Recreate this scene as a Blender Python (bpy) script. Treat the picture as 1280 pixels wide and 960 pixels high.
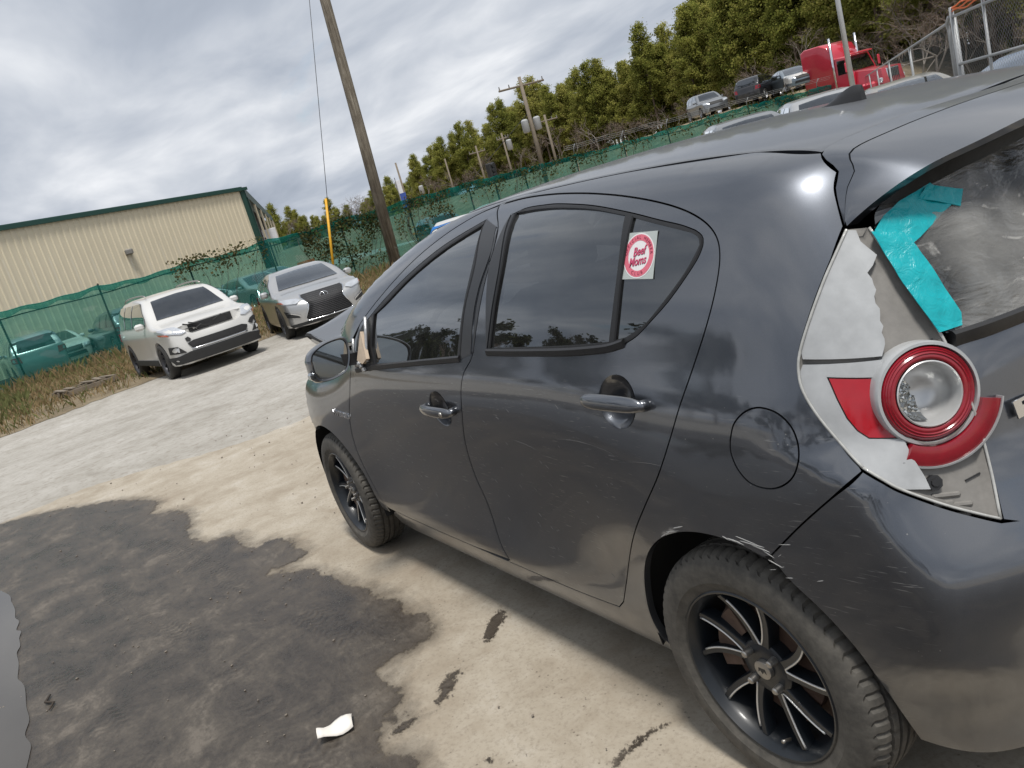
import bpy, bmesh, math, random
import numpy as np
from mathutils import Vector, Matrix
from mathutils.geometry import delaunay_2d_cdt
rad = math.radians
for o in list(bpy.data.objects): bpy.data.objects.remove(o)
scene = bpy.context.scene
COL = scene.collection

# ------------------------------------------------------------------ camera
cd = bpy.data.cameras.new('camera'); cam = bpy.data.objects.new('camera', cd); COL.objects.link(cam)
cd.sensor_width = 36.0; cd.lens = 36.0*1014.63/1280.0; cd.clip_start = .05; cd.clip_end = 3000
CR = (-.52925429, -.80381130, -.27161974); CU = (.04822506, -.34811260, .93621149); CB = (-.84709163, .48239507, .22300394)
CP = (-1.21819, 1.91240, 1.46766)
cam.matrix_world = Matrix(((CR[0], CU[0], CB[0], CP[0]), (CR[1], CU[1], CB[1], CP[1]), (CR[2], CU[2], CB[2], CP[2]), (0, 0, 0, 1)))
scene.camera = cam

# ------------------------------------------------------------------ light
SUN_EL, SUN_AZ = rad(70), math.atan2(.09, -.30)      # direction towards the sun (azimuth from +x)
SUN_STR, EXPO = 2.5, 0.42
sd = Vector((math.cos(SUN_EL)*math.cos(SUN_AZ), math.cos(SUN_EL)*math.sin(SUN_AZ), math.sin(SUN_EL)))
sl = bpy.data.lights.new('sun', 'SUN'); sl.energy = SUN_STR; sl.angle = rad(11); sl.color = (1, .965, .91)
so = bpy.data.objects.new('sun', sl); COL.objects.link(so)
so.rotation_euler = (-sd).to_track_quat('-Z', 'Y').to_euler(); so.location = sd*60
vs = scene.view_settings; vs.view_transform = 'Standard'; vs.look = 'None'; vs.exposure = EXPO; vs.gamma = 1
vs.use_curve_mapping = False

# ------------------------------------------------------------------ node helper
class NT:
    def __init__(s, tree): s.t = tree; s.t.nodes.clear()
    def n(s, typ, ins=None, **kw):
        nd = s.t.nodes.new(typ)
        for k, v in kw.items(): setattr(nd, k, v)
        for k, v in (ins or {}).items():
            if isinstance(v, bpy.types.NodeSocket): s.t.links.new(v, nd.inputs[k])
            else: nd.inputs[k].default_value = v
        return nd
    def math(s, op, a, b=0.0, c=None, clamp=False):
        d = {0: a, 1: b}
        if c is not None: d[2] = c
        return s.n('ShaderNodeMath', d, operation=op, use_clamp=clamp).outputs[0]
    def noise(s, vec, scale, detail=4, rough=.55, dist=0.0, out=0):
        return s.n('ShaderNodeTexNoise', {'Vector': vec, 'Scale': scale, 'Detail': detail, 'Roughness': rough, 'Distortion': dist}).outputs[out]
    def ramp(s, fac, stops, interp='LINEAR'):
        r = s.n('ShaderNodeValToRGB', {0: fac}); cr = r.color_ramp; cr.interpolation = interp
        while len(cr.elements) < len(stops): cr.elements.new(.5)
        for e, (p, c) in zip(cr.elements, stops):
            e.position = p; e.color = (c, c, c, 1) if isinstance(c, (int, float)) else (*c, 1)
        return r.outputs[0]
    def mix(s, fac, a, b, blend='MIX'):
        m = s.n('ShaderNodeMix', data_type='RGBA', blend_type=blend)
        for i, v in ((0, fac), (6, a), (7, b)):
            if isinstance(v, bpy.types.NodeSocket): s.t.links.new(v, m.inputs[i])
            else: m.inputs[i].default_value = v if i == 0 else ((*v, 1) if len(v) == 3 else v)
        return m.outputs[2]
    def mapping(s, vec, scale=(1, 1, 1), rot=(0, 0, 0), loc=(0, 0, 0)):
        return s.n('ShaderNodeMapping', {'Vector': vec, 'Scale': scale, 'Rotation': rot, 'Location': loc}).outputs[0]
    def bump(s, h, strength=.3, dist=.01, normal=None):
        d = {'Height': h, 'Strength': strength, 'Distance': dist}
        if normal is not None: d['Normal'] = normal
        return s.n('ShaderNodeBump', d).outputs[0]
    def out(s, sh): s.n('ShaderNodeOutputMaterial', {'Surface': sh})

# ------------------------------------------------------------------ sky: broken cloud deck over a clear sky
w = bpy.data.worlds.new('World'); scene.world = w; w.use_nodes = True
nt = NT(w.node_tree)
sky = nt.n('ShaderNodeTexSky', sky_type='NISHITA', sun_disc=False, sun_elevation=SUN_EL, sun_rotation=math.pi/2-SUN_AZ, air_density=1.2, dust_density=1.5)
dirv = nt.n('ShaderNodeTexCoord').outputs['Generated']
sep = nt.n('ShaderNodeSeparateXYZ', {0: dirv})
zz = nt.math('ADD', nt.math('MAXIMUM', sep.outputs[2], 0.0), .16)
pu = nt.math('DIVIDE', sep.outputs[0], zz); pv = nt.math('DIVIDE', sep.outputs[1], zz)
pl = nt.n('ShaderNodeCombineXYZ', {0: pu, 1: pv, 2: 0.0}).outputs[0]
pm = nt.mapping(pl, (.62, .88, 1), (0, 0, rad(35)), (4.9, .2, 0))
c1 = nt.noise(pm, .75, 4, .5, .25)
c2 = nt.noise(nt.mapping(pl, (.7, 1.2, 1), (0, 0, rad(28)), (7.3, 2.2, 4)), 1.9, 5, .55, .3)
cc = nt.math('ADD', nt.math('MULTIPLY', c1, .68), nt.math('MULTIPLY', c2, .32))
ccol = nt.ramp(cc, [(.36, (.24, .275, .335)), (.47, (.35, .385, .445)), (.545, (.48, .508, .555)), (.63, (.68, .695, .72)), (.72, (.84, .845, .85))])
cover = nt.ramp(nt.noise(nt.mapping(pl, (.5, .8, 1), (0, 0, rad(30)), (1.3, 8.1, 2)), 1.3, 6, .6, .3), [(.30, .35), (.40, 1.0)])
bg1 = nt.n('ShaderNodeBackground', {'Color': sky.outputs[0], 'Strength': .10})
bg2 = nt.n('ShaderNodeBackground', {'Color': ccol, 'Strength': 1.0})
mx = nt.n('ShaderNodeMixShader', {0: cover, 1: bg1.outputs[0], 2: bg2.outputs[0]})
nt.n('ShaderNodeOutputWorld', {'Surface': mx.outputs[0]})

# ------------------------------------------------------------------ materials
MATS = {}
def newmat(name):
    m = bpy.data.materials.new(name); m.use_nodes = True; MATS[name] = m
    return NT(m.node_tree)
def plain(name, col, rough=.5, metal=0., var=.12, scale=6., bump=0., bscale=60., **kw):
    t = newmat(name); oc = t.n('ShaderNodeTexCoord').outputs['Object']
    nz = t.noise(oc, scale, 5, .6)
    lo = tuple(c*(1-var) for c in col); hi = tuple(min(1, c*(1+var)) for c in col)
    c = t.mix(nz, lo, hi)
    ins = {'Base Color': c, 'Roughness': rough, 'Metallic': metal}
    for k, v in kw.items(): ins[k.replace('_', ' ')] = v
    if bump: ins['Normal'] = t.bump(t.noise(oc, bscale, 4, .6), bump, .004)
    t.out(t.n('ShaderNodeBsdfPrincipled', ins).outputs[0])
    return MATS[name]

def paint(name, col, dust=.35, scratches=True, metal=.55, rough=.34, coat_r=.045, dustcol=(.30, .285, .26), ior=1.55, topdust=.3, topcol=None):
    t = newmat(name); oc = t.n('ShaderNodeTexCoord').outputs['Object']; z = t.n('ShaderNodeSeparateXYZ', {0: oc}).outputs[2]
    flake = t.noise(oc, 900, 1, .5)
    base = t.mix(flake, tuple(c*.8 for c in col), tuple(c*1.25 for c in col))
    low = t.math('SUBTRACT', 1.0, t.math('MULTIPLY', z, 1.15), clamp=True)         # road film gathers low on the body
    n1 = t.noise(oc, 2.2, 6, .65); n2 = t.noise(oc, 14, 6, .7)
    d = t.math('MULTIPLY', t.math('ADD', t.math('MULTIPLY', low, .75), .12), t.ramp(t.math('ADD', t.math('MULTIPLY', n1, .6), t.math('MULTIPLY', n2, .4)), [(.40, .12), (.66, 1.0)]))
    d = t.math('MULTIPLY', d, dust)
    nz = t.n('ShaderNodeSeparateXYZ', {0: t.n('ShaderNodeNewGeometry').outputs['Normal']}).outputs[2]      # settled dust on flat panels
    td = t.math('MULTIPLY', t.ramp(nz, [(.80, 0.), (.97, 1.)]), t.math('MULTIPLY', t.ramp(n1, [(.25, .75), (.75, 1.)]), topdust))
    d = t.math('MAXIMUM', d, td)
    if scratches:
        def streak(rot, sc, th0, th1):
            m = t.mapping(oc, sc, (0, rot, 0)); return t.ramp(t.noise(m, 1.0, 2, .5), [(th0, 0.), (th1, 1.)])
        s = t.math('MAXIMUM', streak(rad(35), (17, 60, 230), .66, .73), streak(rad(52), (24, 40, 330), .67, .75))
        s = t.math('MULTIPLY', s, t.ramp(t.noise(oc, 3.1, 3, .6), [(.40, 0.), (.60, 1.)]))
        sp = t.n('ShaderNodeTexVoronoi', {'Vector': oc, 'Scale': 46.0}).outputs[0]
        sp = t.math('MULTIPLY', t.ramp(sp, [(.045, 1.), (.075, 0.)]), t.ramp(t.noise(oc, 23, 2), [(.52, 0.), (.60, 1.)]))
        lowmask = t.math('MULTIPLY', t.ramp(z, [(.20, .9), (.92, .85), (1.02, .15)]), .7)
        ny = t.math('ABSOLUTE', t.n('ShaderNodeSeparateXYZ', {0: t.n('ShaderNodeNewGeometry').outputs['Normal']}).outputs[1])
        s = t.math('MULTIPLY', s, t.ramp(ny, [(.80, 0.), (.93, 1.)]))
        s = t.math('MULTIPLY', t.math('MAXIMUM', s, sp), lowmask)
        d = t.math('MAXIMUM', d, s)
    colr = t.mix(d, base, dustcol)
    if topcol: colr = t.mix(td, colr, topcol)
    if scratches: colr = t.mix(s, colr, (.34, .34, .33))
    met = t.math('MULTIPLY', t.math('SUBTRACT', 1.0, d, clamp=True), metal)
    rg = t.math('ADD', rough, t.math('MULTIPLY', d, .4))
    cw = t.math('SUBTRACT', 1.0, t.math('MULTIPLY', d, 1.25), clamp=True)
    cr = t.math('ADD', coat_r, t.math('MULTIPLY', t.ramp(n2, [(.35, 0.), (.75, 1.)]), .06))
    nb = t.bump(t.noise(oc, 420, 2, .5), .012, .001)
    t.out(t.n('ShaderNodeBsdfPrincipled', {'Base Color': colr, 'Metallic': met, 'Roughness': rg, 'Coat Weight': cw, 'Coat Roughness': cr, 'Coat IOR': ior, 'Coat Normal': nb}).outputs[0])
    return MATS[name]

def glass(name, tint=(.03, .035, .04), dirt=.10, ior=1.6):
    t = newmat(name); oc = t.n('ShaderNodeTexCoord').outputs['Object']
    fr = t.n('ShaderNodeFresnel', {'IOR': ior}).outputs[0]
    fr = t.math('MULTIPLY', fr, 2.3, clamp=True)
    tr = t.n('ShaderNodeBsdfTransparent', {'Color': (*tint, 1)}).outputs[0]
    gl = t.n('ShaderNodeBsdfGlossy', {'Color': (.92, .96, 1, 1), 'Roughness': .015}).outputs[0]
    a = t.n('ShaderNodeMixShader', {0: fr, 1: tr, 2: gl}).outputs[0]
    df = t.n('ShaderNodeBsdfDiffuse', {'Color': (.36, .36, .35, 1)}).outputs[0]
    sp = t.n('ShaderNodeTexVoronoi', {'Vector': oc, 'Scale': 70.0}).outputs[0]
    sp = t.math('MULTIPLY', t.ramp(sp, [(.05, 1.), (.12, 0.)]), t.ramp(t.noise(oc, 30, 2), [(.5, 0.), (.62, .8)]))
    dd = t.math('MULTIPLY', t.math('MAXIMUM', t.ramp(t.noise(oc, 5, 6, .7), [(.35, .15), (.75, .8)]), sp), dirt)
    t.out(t.n('ShaderNodeMixShader', {0: dd, 1: a, 2: df}).outputs[0])
    return MATS[name]

paint('prius_paint', (.088, .096, .112), dust=.62, metal=.85, rough=.34, ior=1.95, topdust=.45, coat_r=.05, dustcol=(.115, .117, .12), topcol=(.25, .255, .26))
glass('tint_glass'); glass('clear_glass', (.55, .6, .6), .08); glass('film_glass', (.02, .02, .022), .2)
plain('black_trim', (.018, .018, .019), .42, var=.3, scale=20, bump=.15)
plain('pillar_film', (.030, .031, .034), .30, var=.2, scale=8)
plain('rubber_seal', (.012, .012, .012), .6, var=.3, scale=20)
plain('well_black', (.012, .012, .012), .9, var=.3)
plain('interior', (.022, .021, .020), .85, var=.3)
plain('chrome', (.75, .76, .78), .12, 1.0, var=.05)
plain('dull_steel', (.42, .40, .37), .42, .9, var=.25, scale=40)
plain('rust_disc', (.090, .052, .036), .75, .15, var=.5, scale=30, bump=.3)
plain('white_plastic', (.40, .41, .415), .35, var=.28, scale=24, Coat_Weight=.5, Coat_Roughness=.12)
plain('grey_plastic', (.205, .195, .18), .55, var=.45, scale=22, bump=.12)
plain('red_lens', (.42, .006, .014), .14, var=.25, scale=22, Coat_Weight=.8, Coat_Roughness=.08)
plain('dark_red_lens', (.26, .006, .016), .22, var=.4, scale=30, Coat_Weight=.7, Coat_Roughness=.14)
plain('silver_bowl', (.70, .70, .69), .30, .55, var=.12, scale=20)
plain('beige_foam', (.62, .50, .38), .85, var=.15, scale=40, bump=.3)
plain('alu_tape', (.55, .55, .55), .35, .7, var=.3, scale=50, bump=.4, bscale=120)
plain('machined', (.78, .77, .74), .3, .6, var=.1)
plain('rim_black', (.009, .012, .016), .40, var=.35, scale=18, Coat_Weight=.25, Coat_Roughness=.15)

# ------------------------------------------------------------------ mesh helpers
class MB:
    def __init__(s): s.v = []; s.f = []
    def add(s, vs, fs):
        o = len(s.v); s.v += [tuple(p) for p in vs]; s.f += [tuple(i+o for i in f) for f in fs]; return s
    def box(s, c, d, rot=None, taper=1.0):
        x, y, z = (q/2 for q in d); vs = []
        for sz in (-1, 1):
            k = taper if sz > 0 else 1
            for sx, sy in ((-1, -1), (1, -1), (1, 1), (-1, 1)):
                p = Vector((sx*x*k, sy*y*k, sz*z)); p = rot @ p if rot else p; vs.append(p+Vector(c))
        return s.add(vs, [(3, 2, 1, 0), (4, 5, 6, 7), (0, 1, 5, 4), (1, 2, 6, 5), (2, 3, 7, 6), (3, 0, 4, 7)])
    def rbox(s, c, d, r, rot=None):
        """box with chamfered edges"""
        x, y, z = (q/2 for q in d); r = min(r, x*.9, y*.9, z*.9); lay = []
        for zz, k in ((-z, 1), (-z+r, 0), (z-r, 0), (z, 1)):
            a, b = x-k*r, y-k*r; q = r if not k else r*.5
            ring = [(a-q, -b), (a, -b+q), (a, b-q), (a-q, b), (-a+q, b), (-a, b-q), (-a, -b+q), (-a+q, -b)]
            lay.append([(p[0], p[1], zz) for p in ring])
        vs = [Vector(p) for l in lay for p in l]
        if rot: vs = [rot @ p for p in vs]
        vs = [p+Vector(c) for p in vs]
        fs = [tuple(range(7, -1, -1)), tuple(range(24, 32))]
        for l in range(3):
            for i in range(8): j = (i+1) % 8; fs.append((l*8+i, l*8+j, l*8+8+j, l*8+8+i))
        return s.add(vs, fs)
    def tube(s, pts, r, n=8, cap=True):
        pts = [Vector(p) for p in pts]; m = len(pts); rs = r if isinstance(r, (list, tuple)) else [r]*m
        vs = []; up = None
        for i, p in enumerate(pts):
            t = (pts[min(i+1, m-1)]-pts[max(i-1, 0)]).normalized()
            if up is None: up = t.orthogonal().normalized()
            up = (up-t*up.dot(t)).normalized(); bi = t.cross(up)
            for k in range(n):
                a = 2*math.pi*k/n; vs.append(p+(up*math.cos(a)+bi*math.sin(a))*rs[i])
        fs = []
        for i in range(m-1):
            for k in range(n): j = (k+1) % n; fs.append((i*n+k, i*n+j, i*n+n+j, i*n+n+k))
        if cap: fs += [tuple(range(n-1, -1, -1)), tuple(range((m-1)*n, m*n))]
        return s.add(vs, fs)
    def lathe(s, prof, n=48, M=None, closed=False):
        """profile (r, a) around local +z axis, a along it; M maps to place"""
        vs = []; m = len(prof)
        for k in range(n):
            a = 2*math.pi*k/n
            for r, h in prof:
                p = Vector((r*math.cos(a), r*math.sin(a), h)); vs.append(M @ p if M else p)
        fs = []
        for k in range(n):
            j = (k+1) % n
            for i in range(m-1 if not closed else m):
                i2 = (i+1) % m
                fs.append((k*m+i, j*m+i, j*m+i2, k*m+i2))
        return s.add(vs, fs)
    def loft(s, rings, closed=True, cap=True):
        m = len(rings[0]); vs = [p for r in rings for p in r]; fs = []
        for i in range(len(rings)-1):
            for k in range(m if closed else m-1):
                j = (k+1) % m; fs.append((i*m+k, i*m+j, i*m+m+j, i*m+m+k))
        if cap and closed: fs += [tuple(range(m-1, -1, -1)), tuple(range((len(rings)-1)*m, len(rings)*m))]
        return s.add(vs, fs)
    def mesh(s, name, smooth=False, auto=None):
        me = bpy.data.meshes.new(name); me.from_pydata(s.v, [], s.f); me.validate(); me.update()
        if smooth or auto: me.polygons.foreach_set('use_smooth', [True]*len(me.polygons))
        if auto: me.set_sharp_from_angle(angle=rad(auto))
        return me
    def build(s, name, mat, parent=None, smooth=False, auto=None, fix=True):
        me = s.mesh(name, smooth, auto)
        if fix:
            bm = bmesh.new(); bm.from_mesh(me); bmesh.ops.recalc_face_normals(bm, faces=bm.faces); bm.to_mesh(me); bm.free()
        return link(name, me, mat, parent)
def link(name, me, mat=None, parent=None):
    o = bpy.data.objects.new(name, me); COL.objects.link(o)
    if mat is not None and not me.materials: me.materials.append(MATS[mat] if isinstance(mat, str) else mat)
    if parent: o.parent = parent
    return o
def empty(name, loc=(0, 0, 0), rz=0.0):
    o = bpy.data.objects.new(name, None); COL.objects.link(o); o.location = loc; o.rotation_euler = (0, 0, rz); o.empty_display_size = .2; return o
def tag(o, label=None, cat=None, group=None, kind=None):
    if label: o['label'] = label
    if cat: o['category'] = cat
    if group: o['group'] = group
    if kind: o['kind'] = kind
    return o
def copy_tree(o, parent=None):
    c = o.copy(); COL.objects.link(c); c.parent = parent
    for ch in list(o.children): copy_tree(ch, c)
    return c
def catmull(P, n=6):
    P = np.asarray(P, float)
    if len(P) < 3: return P
    Q = np.vstack([2*P[0]-P[1], P, 2*P[-1]-P[-2]]); out = []
    for i in range(1, len(Q)-2):
        a, b, c, d = Q[i-1], Q[i], Q[i+1], Q[i+2]
        for t in np.arange(n)/n:
            out.append(.5*((2*b)+(c-a)*t+(2*a-5*b+4*c-d)*t*t+(3*b-a-3*c+d)*t**3))
    out.append(P[-1]); return np.array(out)
def smooth_pts(P, it=2):
    P = np.asarray(P, float).copy()
    for _ in range(it): P[1:-1] = .5*P[1:-1]+.25*(P[:-2]+P[2:])
    return P

# ------------------------------------------------------------------ implicit car bodies
def spl(k, q):
    k = np.asarray(k, float); n = len(k); key = k.tobytes()
    if key not in _SPL:
        h = np.diff(k); A = np.zeros((n, n)); B = np.zeros((n, n)); A[0, 0] = A[-1, -1] = 1
        for i in range(1, n-1):
            A[i, i-1] = h[i-1]; A[i, i] = 2*(h[i-1]+h[i]); A[i, i+1] = h[i]
            B[i, i-1] = 6/h[i-1]; B[i, i] = -6/h[i-1]-6/h[i]; B[i, i+1] = 6/h[i]
        _SPL[key] = (h, np.linalg.solve(A, B), np.eye(n))
    h, M, I = _SPL[key]
    q = np.clip(q, k[0], k[-1]); j = np.clip(np.searchsorted(k, q)-1, 0, n-2)
    a = (k[j+1]-q)/h[j]; b = 1-a; hh = (h[j]**2)[:, None]/6
    return a[:, None]*I[j]+b[:, None]*I[j+1]+((a**3-a)[:, None]*M[j]+(b**3-b)[:, None]*M[j+1])*hh
_SPL = {}
def smax(a, b, k):
    h = np.maximum(k-np.abs(a-b), 0)/k
    return np.maximum(a, b)+h*h*h*k/6
def sm(a, b, x):
    t = np.clip((x-a)/(b-a), 0, 1); return t*t*(3-2*t)
def grad(F, P, e=4e-3):
    g = np.stack([F(P+e*np.eye(3)[i])-F(P-e*np.eye(3)[i]) for i in range(3)], 1)
    return g/np.maximum(np.linalg.norm(g, axis=1), 1e-9)[:, None]
def hit(F, O, D, t0=0., t1=3., step=.03):
    n = len(O); lo = np.full(n, t0); hi = np.full(n, np.nan); act = np.arange(n); t = t0
    while t < t1 and len(act):
        t += step; c = F(O[act]+t*D[act]) <= 0
        hi[act[c]] = t; lo[act[c]] = t-step; act = act[~c]
    h = np.where(np.isnan(hi), t1, hi)
    for _ in range(12):
        m = (lo+h)/2; c = F(O+m[:, None]*D) <= 0
        h = np.where(c, m, h); lo = np.where(c, lo, m)
    return O+((lo+h)/2)[:, None]*D
class Proj:
    """maps surface points to a flat chart and back: Y side view, Z plan, R rear, A front, C round the tail"""
    def __init__(s, kind, xc=.35): s.k = kind; s.xc = xc
    def to2(s, P):
        P = np.asarray(P, float); x, y, z = P[:, 0], P[:, 1], P[:, 2]
        if s.k == 'Y': return np.stack([x, z], 1)
        if s.k == 'Z': return np.stack([x, y], 1)
        if s.k in 'RA': return np.stack([y, z], 1)
        return np.stack([np.arctan2(y, s.xc-x)*.85, z], 1)
    def back(s, F, U):
        a, b = U[:, 0], U[:, 1]; o = np.ones(len(U)); zr = 0*o
        if s.k == 'Y': O, D = np.stack([a, 1.3*o, b], 1), np.stack([zr, -o, zr], 1); r = (.25, 1.3)
        elif s.k == 'Z': O, D = np.stack([a, b, 2.2*o], 1), np.stack([zr, zr, -o], 1); r = (.3, 2.1)
        elif s.k == 'R': O, D = np.stack([-4.0*o, a, b], 1), np.stack([o, zr, zr], 1); r = (0, 4.2)
        elif s.k == 'A': O, D = np.stack([6.0*o, a, b], 1), np.stack([-o, zr, zr], 1); r = (0, 4.5)
        else:
            ph = a/.85; d = np.stack([-np.cos(ph), np.sin(ph), zr], 1)
            O, D = np.stack([s.xc*o, zr, b], 1)+1.5*d, -d; r = (.2, 1.45)
        return hit(F, O, D, r[0], r[1])
def in_poly(P, V):
    x, y = P[:, 0][:, None], P[:, 1][:, None]; a = V; b = np.roll(V, -1, 0)
    c = ((a[:, 1] > y) != (b[:, 1] > y)) & (x < (b[:, 0]-a[:, 0])*(y-a[:, 1])/(b[:, 1]-a[:, 1]+1e-15)+a[:, 0])
    return c.sum(1) % 2 == 1
def poly_dist(P, V):
    out = np.empty(len(P)); a = V; d = np.roll(V, -1, 0)-a; L = (d*d).sum(1)+1e-15
    for i in range(0, len(P), 500):
        q = P[i:i+500, None, :]-a[None]; t = np.clip((q*d).sum(2)/L, 0, 1)
        out[i:i+500] = np.sqrt((((q-t[..., None]*d)**2).sum(2)).min(1))
    return out
def offset(V, d):
    a = V-np.roll(V, 1, 0); b = np.roll(V, -1, 0)-V
    a /= np.linalg.norm(a, axis=1)[:, None]+1e-12; b /= np.linalg.norm(b, axis=1)[:, None]+1e-12
    na = np.stack([-a[:, 1], a[:, 0]], 1); nb = np.stack([-b[:, 1], b[:, 0]], 1)
    m = na+nb; m /= np.linalg.norm(m, axis=1)[:, None]+1e-12
    c = np.maximum((m*na).sum(1), .5)
    return V+m*(d/c)[:, None]
def area2(V): return .5*np.sum(V[:, 0]*np.roll(V[:, 1], -1)-np.roll(V[:, 0], -1)*V[:, 1])
def resample(V, h, closed=True):
    W = np.vstack([V, V[:1]]) if closed else V
    out = []
    for a, b in zip(W[:-1], W[1:]):
        L = np.linalg.norm(b-a)
        if L < 1e-5: continue
        n = max(1, int(math.ceil(L/h)))
        out += [a+(b-a)*i/n for i in range(n)]
    if not closed: out.append(W[-1])
    return np.array(out)
def thin(V, h):
    out = [V[0]]
    for p in V[1:]:
        if np.linalg.norm(p-out[-1]) > h: out.append(p)
    return np.array(out)
def fill2(outer, holes, step, rings):
    """triangulate outline minus holes; returns uv, tris"""
    pts, edges = [], []
    def loop(V):
        o = len(pts); pts.extend([Vector((float(a), float(b))) for a, b in V]); edges.extend([(o+i, o+(i+1) % len(V)) for i in range(len(V))])
    allr = []
    for V, sgn in [(outer, 1)]+[(h, -1) for h in holes]:
        for d in rings: W = offset(V, sgn*d) if d else V; loop(W); allr.append(W)
    lo, hi = outer.min(0), outer.max(0)
    gx, gy = np.meshgrid(np.arange(lo[0], hi[0], step), np.arange(lo[1], hi[1], step*.9))
    gx[1::2] += step/2; g = np.stack([gx.ravel(), gy.ravel()], 1)
    g = g[in_poly(g, outer)]
    for h in holes: g = g[~in_poly(g, h)]
    dm = np.min([poly_dist(g, V) for V in allr], 0) if len(g) else np.zeros(0)
    g = g[dm > step*.45]
    pts += [Vector((float(a), float(b))) for a, b in g]
    r = delaunay_2d_cdt(pts, edges, [], 0, 1e-6)
    U = np.array([(p.x, p.y) for p in r[0]]); T = np.array([f for f in r[2] if len(f) == 3])
    c = U[T].mean(1); k = in_poly(c, outer)
    for h in holes: k &= ~in_poly(c, h)
    T = T[k]
    used = np.unique(T); mp = -np.ones(len(U), int); mp[used] = np.arange(len(used))
    return U[used], mp[T]
def outline(segs):
    """segs: list of (points, smooth?) joined end to end"""
    out = []
    for P, s in segs:
        P = np.asarray(P, float); out.append(catmull(P) if s else P)
    return np.vstack(out)
def panel(F, name, segs, proj, mat, parent, holes=(), off=0., step=.03, inset=.0017, roll=.004, drop=.002, flange=.02, mirror=False, xf=None, seg=.014, warp=None):
    pr = Proj(proj) if isinstance(proj, str) else proj
    def prep(sg):
        U = pr.to2(outline(sg)); U = thin(resample(U, seg), seg*.35)
        if np.linalg.norm(U[0]-U[-1]) < seg*.35: U = U[:-1]
        if area2(U) < 0: U = U[::-1]
        return U
    O = prep(segs); O = offset(O, inset) if inset else O
    H = [offset(prep(h), -inset) if inset else prep(h) for h in holes]
    U, T = fill2(O, H, step, [0, roll] if roll else [0])
    P = pr.back(F, U); Nn = grad(F, P)
    bd = np.min([poly_dist(U, V) for V in [O]+H], 0) < 2e-4
    # orient
    a = P[T[:, 1]]-P[T[:, 0]]; b = P[T[:, 2]]-P[T[:, 0]]
    if (np.cross(a, b)*Nn[T[:, 0]]).sum() < 0: T = T[:, ::-1]
    P = P+Nn*off
    if warp is not None: P, Nn = warp(P, Nn)
    if roll: P = P-Nn*(bd*drop)[:, None]
    V = [P]; NN = [Nn]; Fc = [tuple(t) for t in T]
    if flange:
        ec = {}
        for t in T:
            for i in range(3):
                e = (t[i], t[(i+1) % 3])
                if (e[1], e[0]) in ec: ec.pop((e[1], e[0]))
                else: ec[e] = 1
        base = len(P); idx = {}; fv = []; fn = []
        for (i, j) in ec:
            ed = P[j]-P[i]; nn = np.cross(ed, Nn[i]); nn /= np.linalg.norm(nn)+1e-12
            for q in (i, j):
                if q not in idx: idx[q] = base+len(fv); fv += [P[q], P[q]-Nn[q]*flange]; fn += [nn, nn]
            A, B = idx[i], idx[j]
            Fc.append((A, A+1, B+1, B))
        if fv: V.append(np.array(fv)); NN.append(np.array(fn))
    V = np.vstack(V); NN = np.vstack(NN)
    if xf is not None: V, NN = xf(V, NN)
    res = []
    for sg in ((1, -1) if mirror else (1,)):
        M = np.array([1, sg, 1]); fcs = Fc if sg > 0 else [f[::-1] for f in Fc]
        me = bpy.data.meshes.new(name); me.from_pydata((V*M).tolist(), [], [tuple(int(i) for i in f) for f in fcs]); me.update()
        me.polygons.foreach_set('use_smooth', [True]*len(me.polygons))
        me.normals_split_custom_set_from_vertices((NN*M).tolist())
        res.append(link(name, me, mat, parent))
    return res

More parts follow.
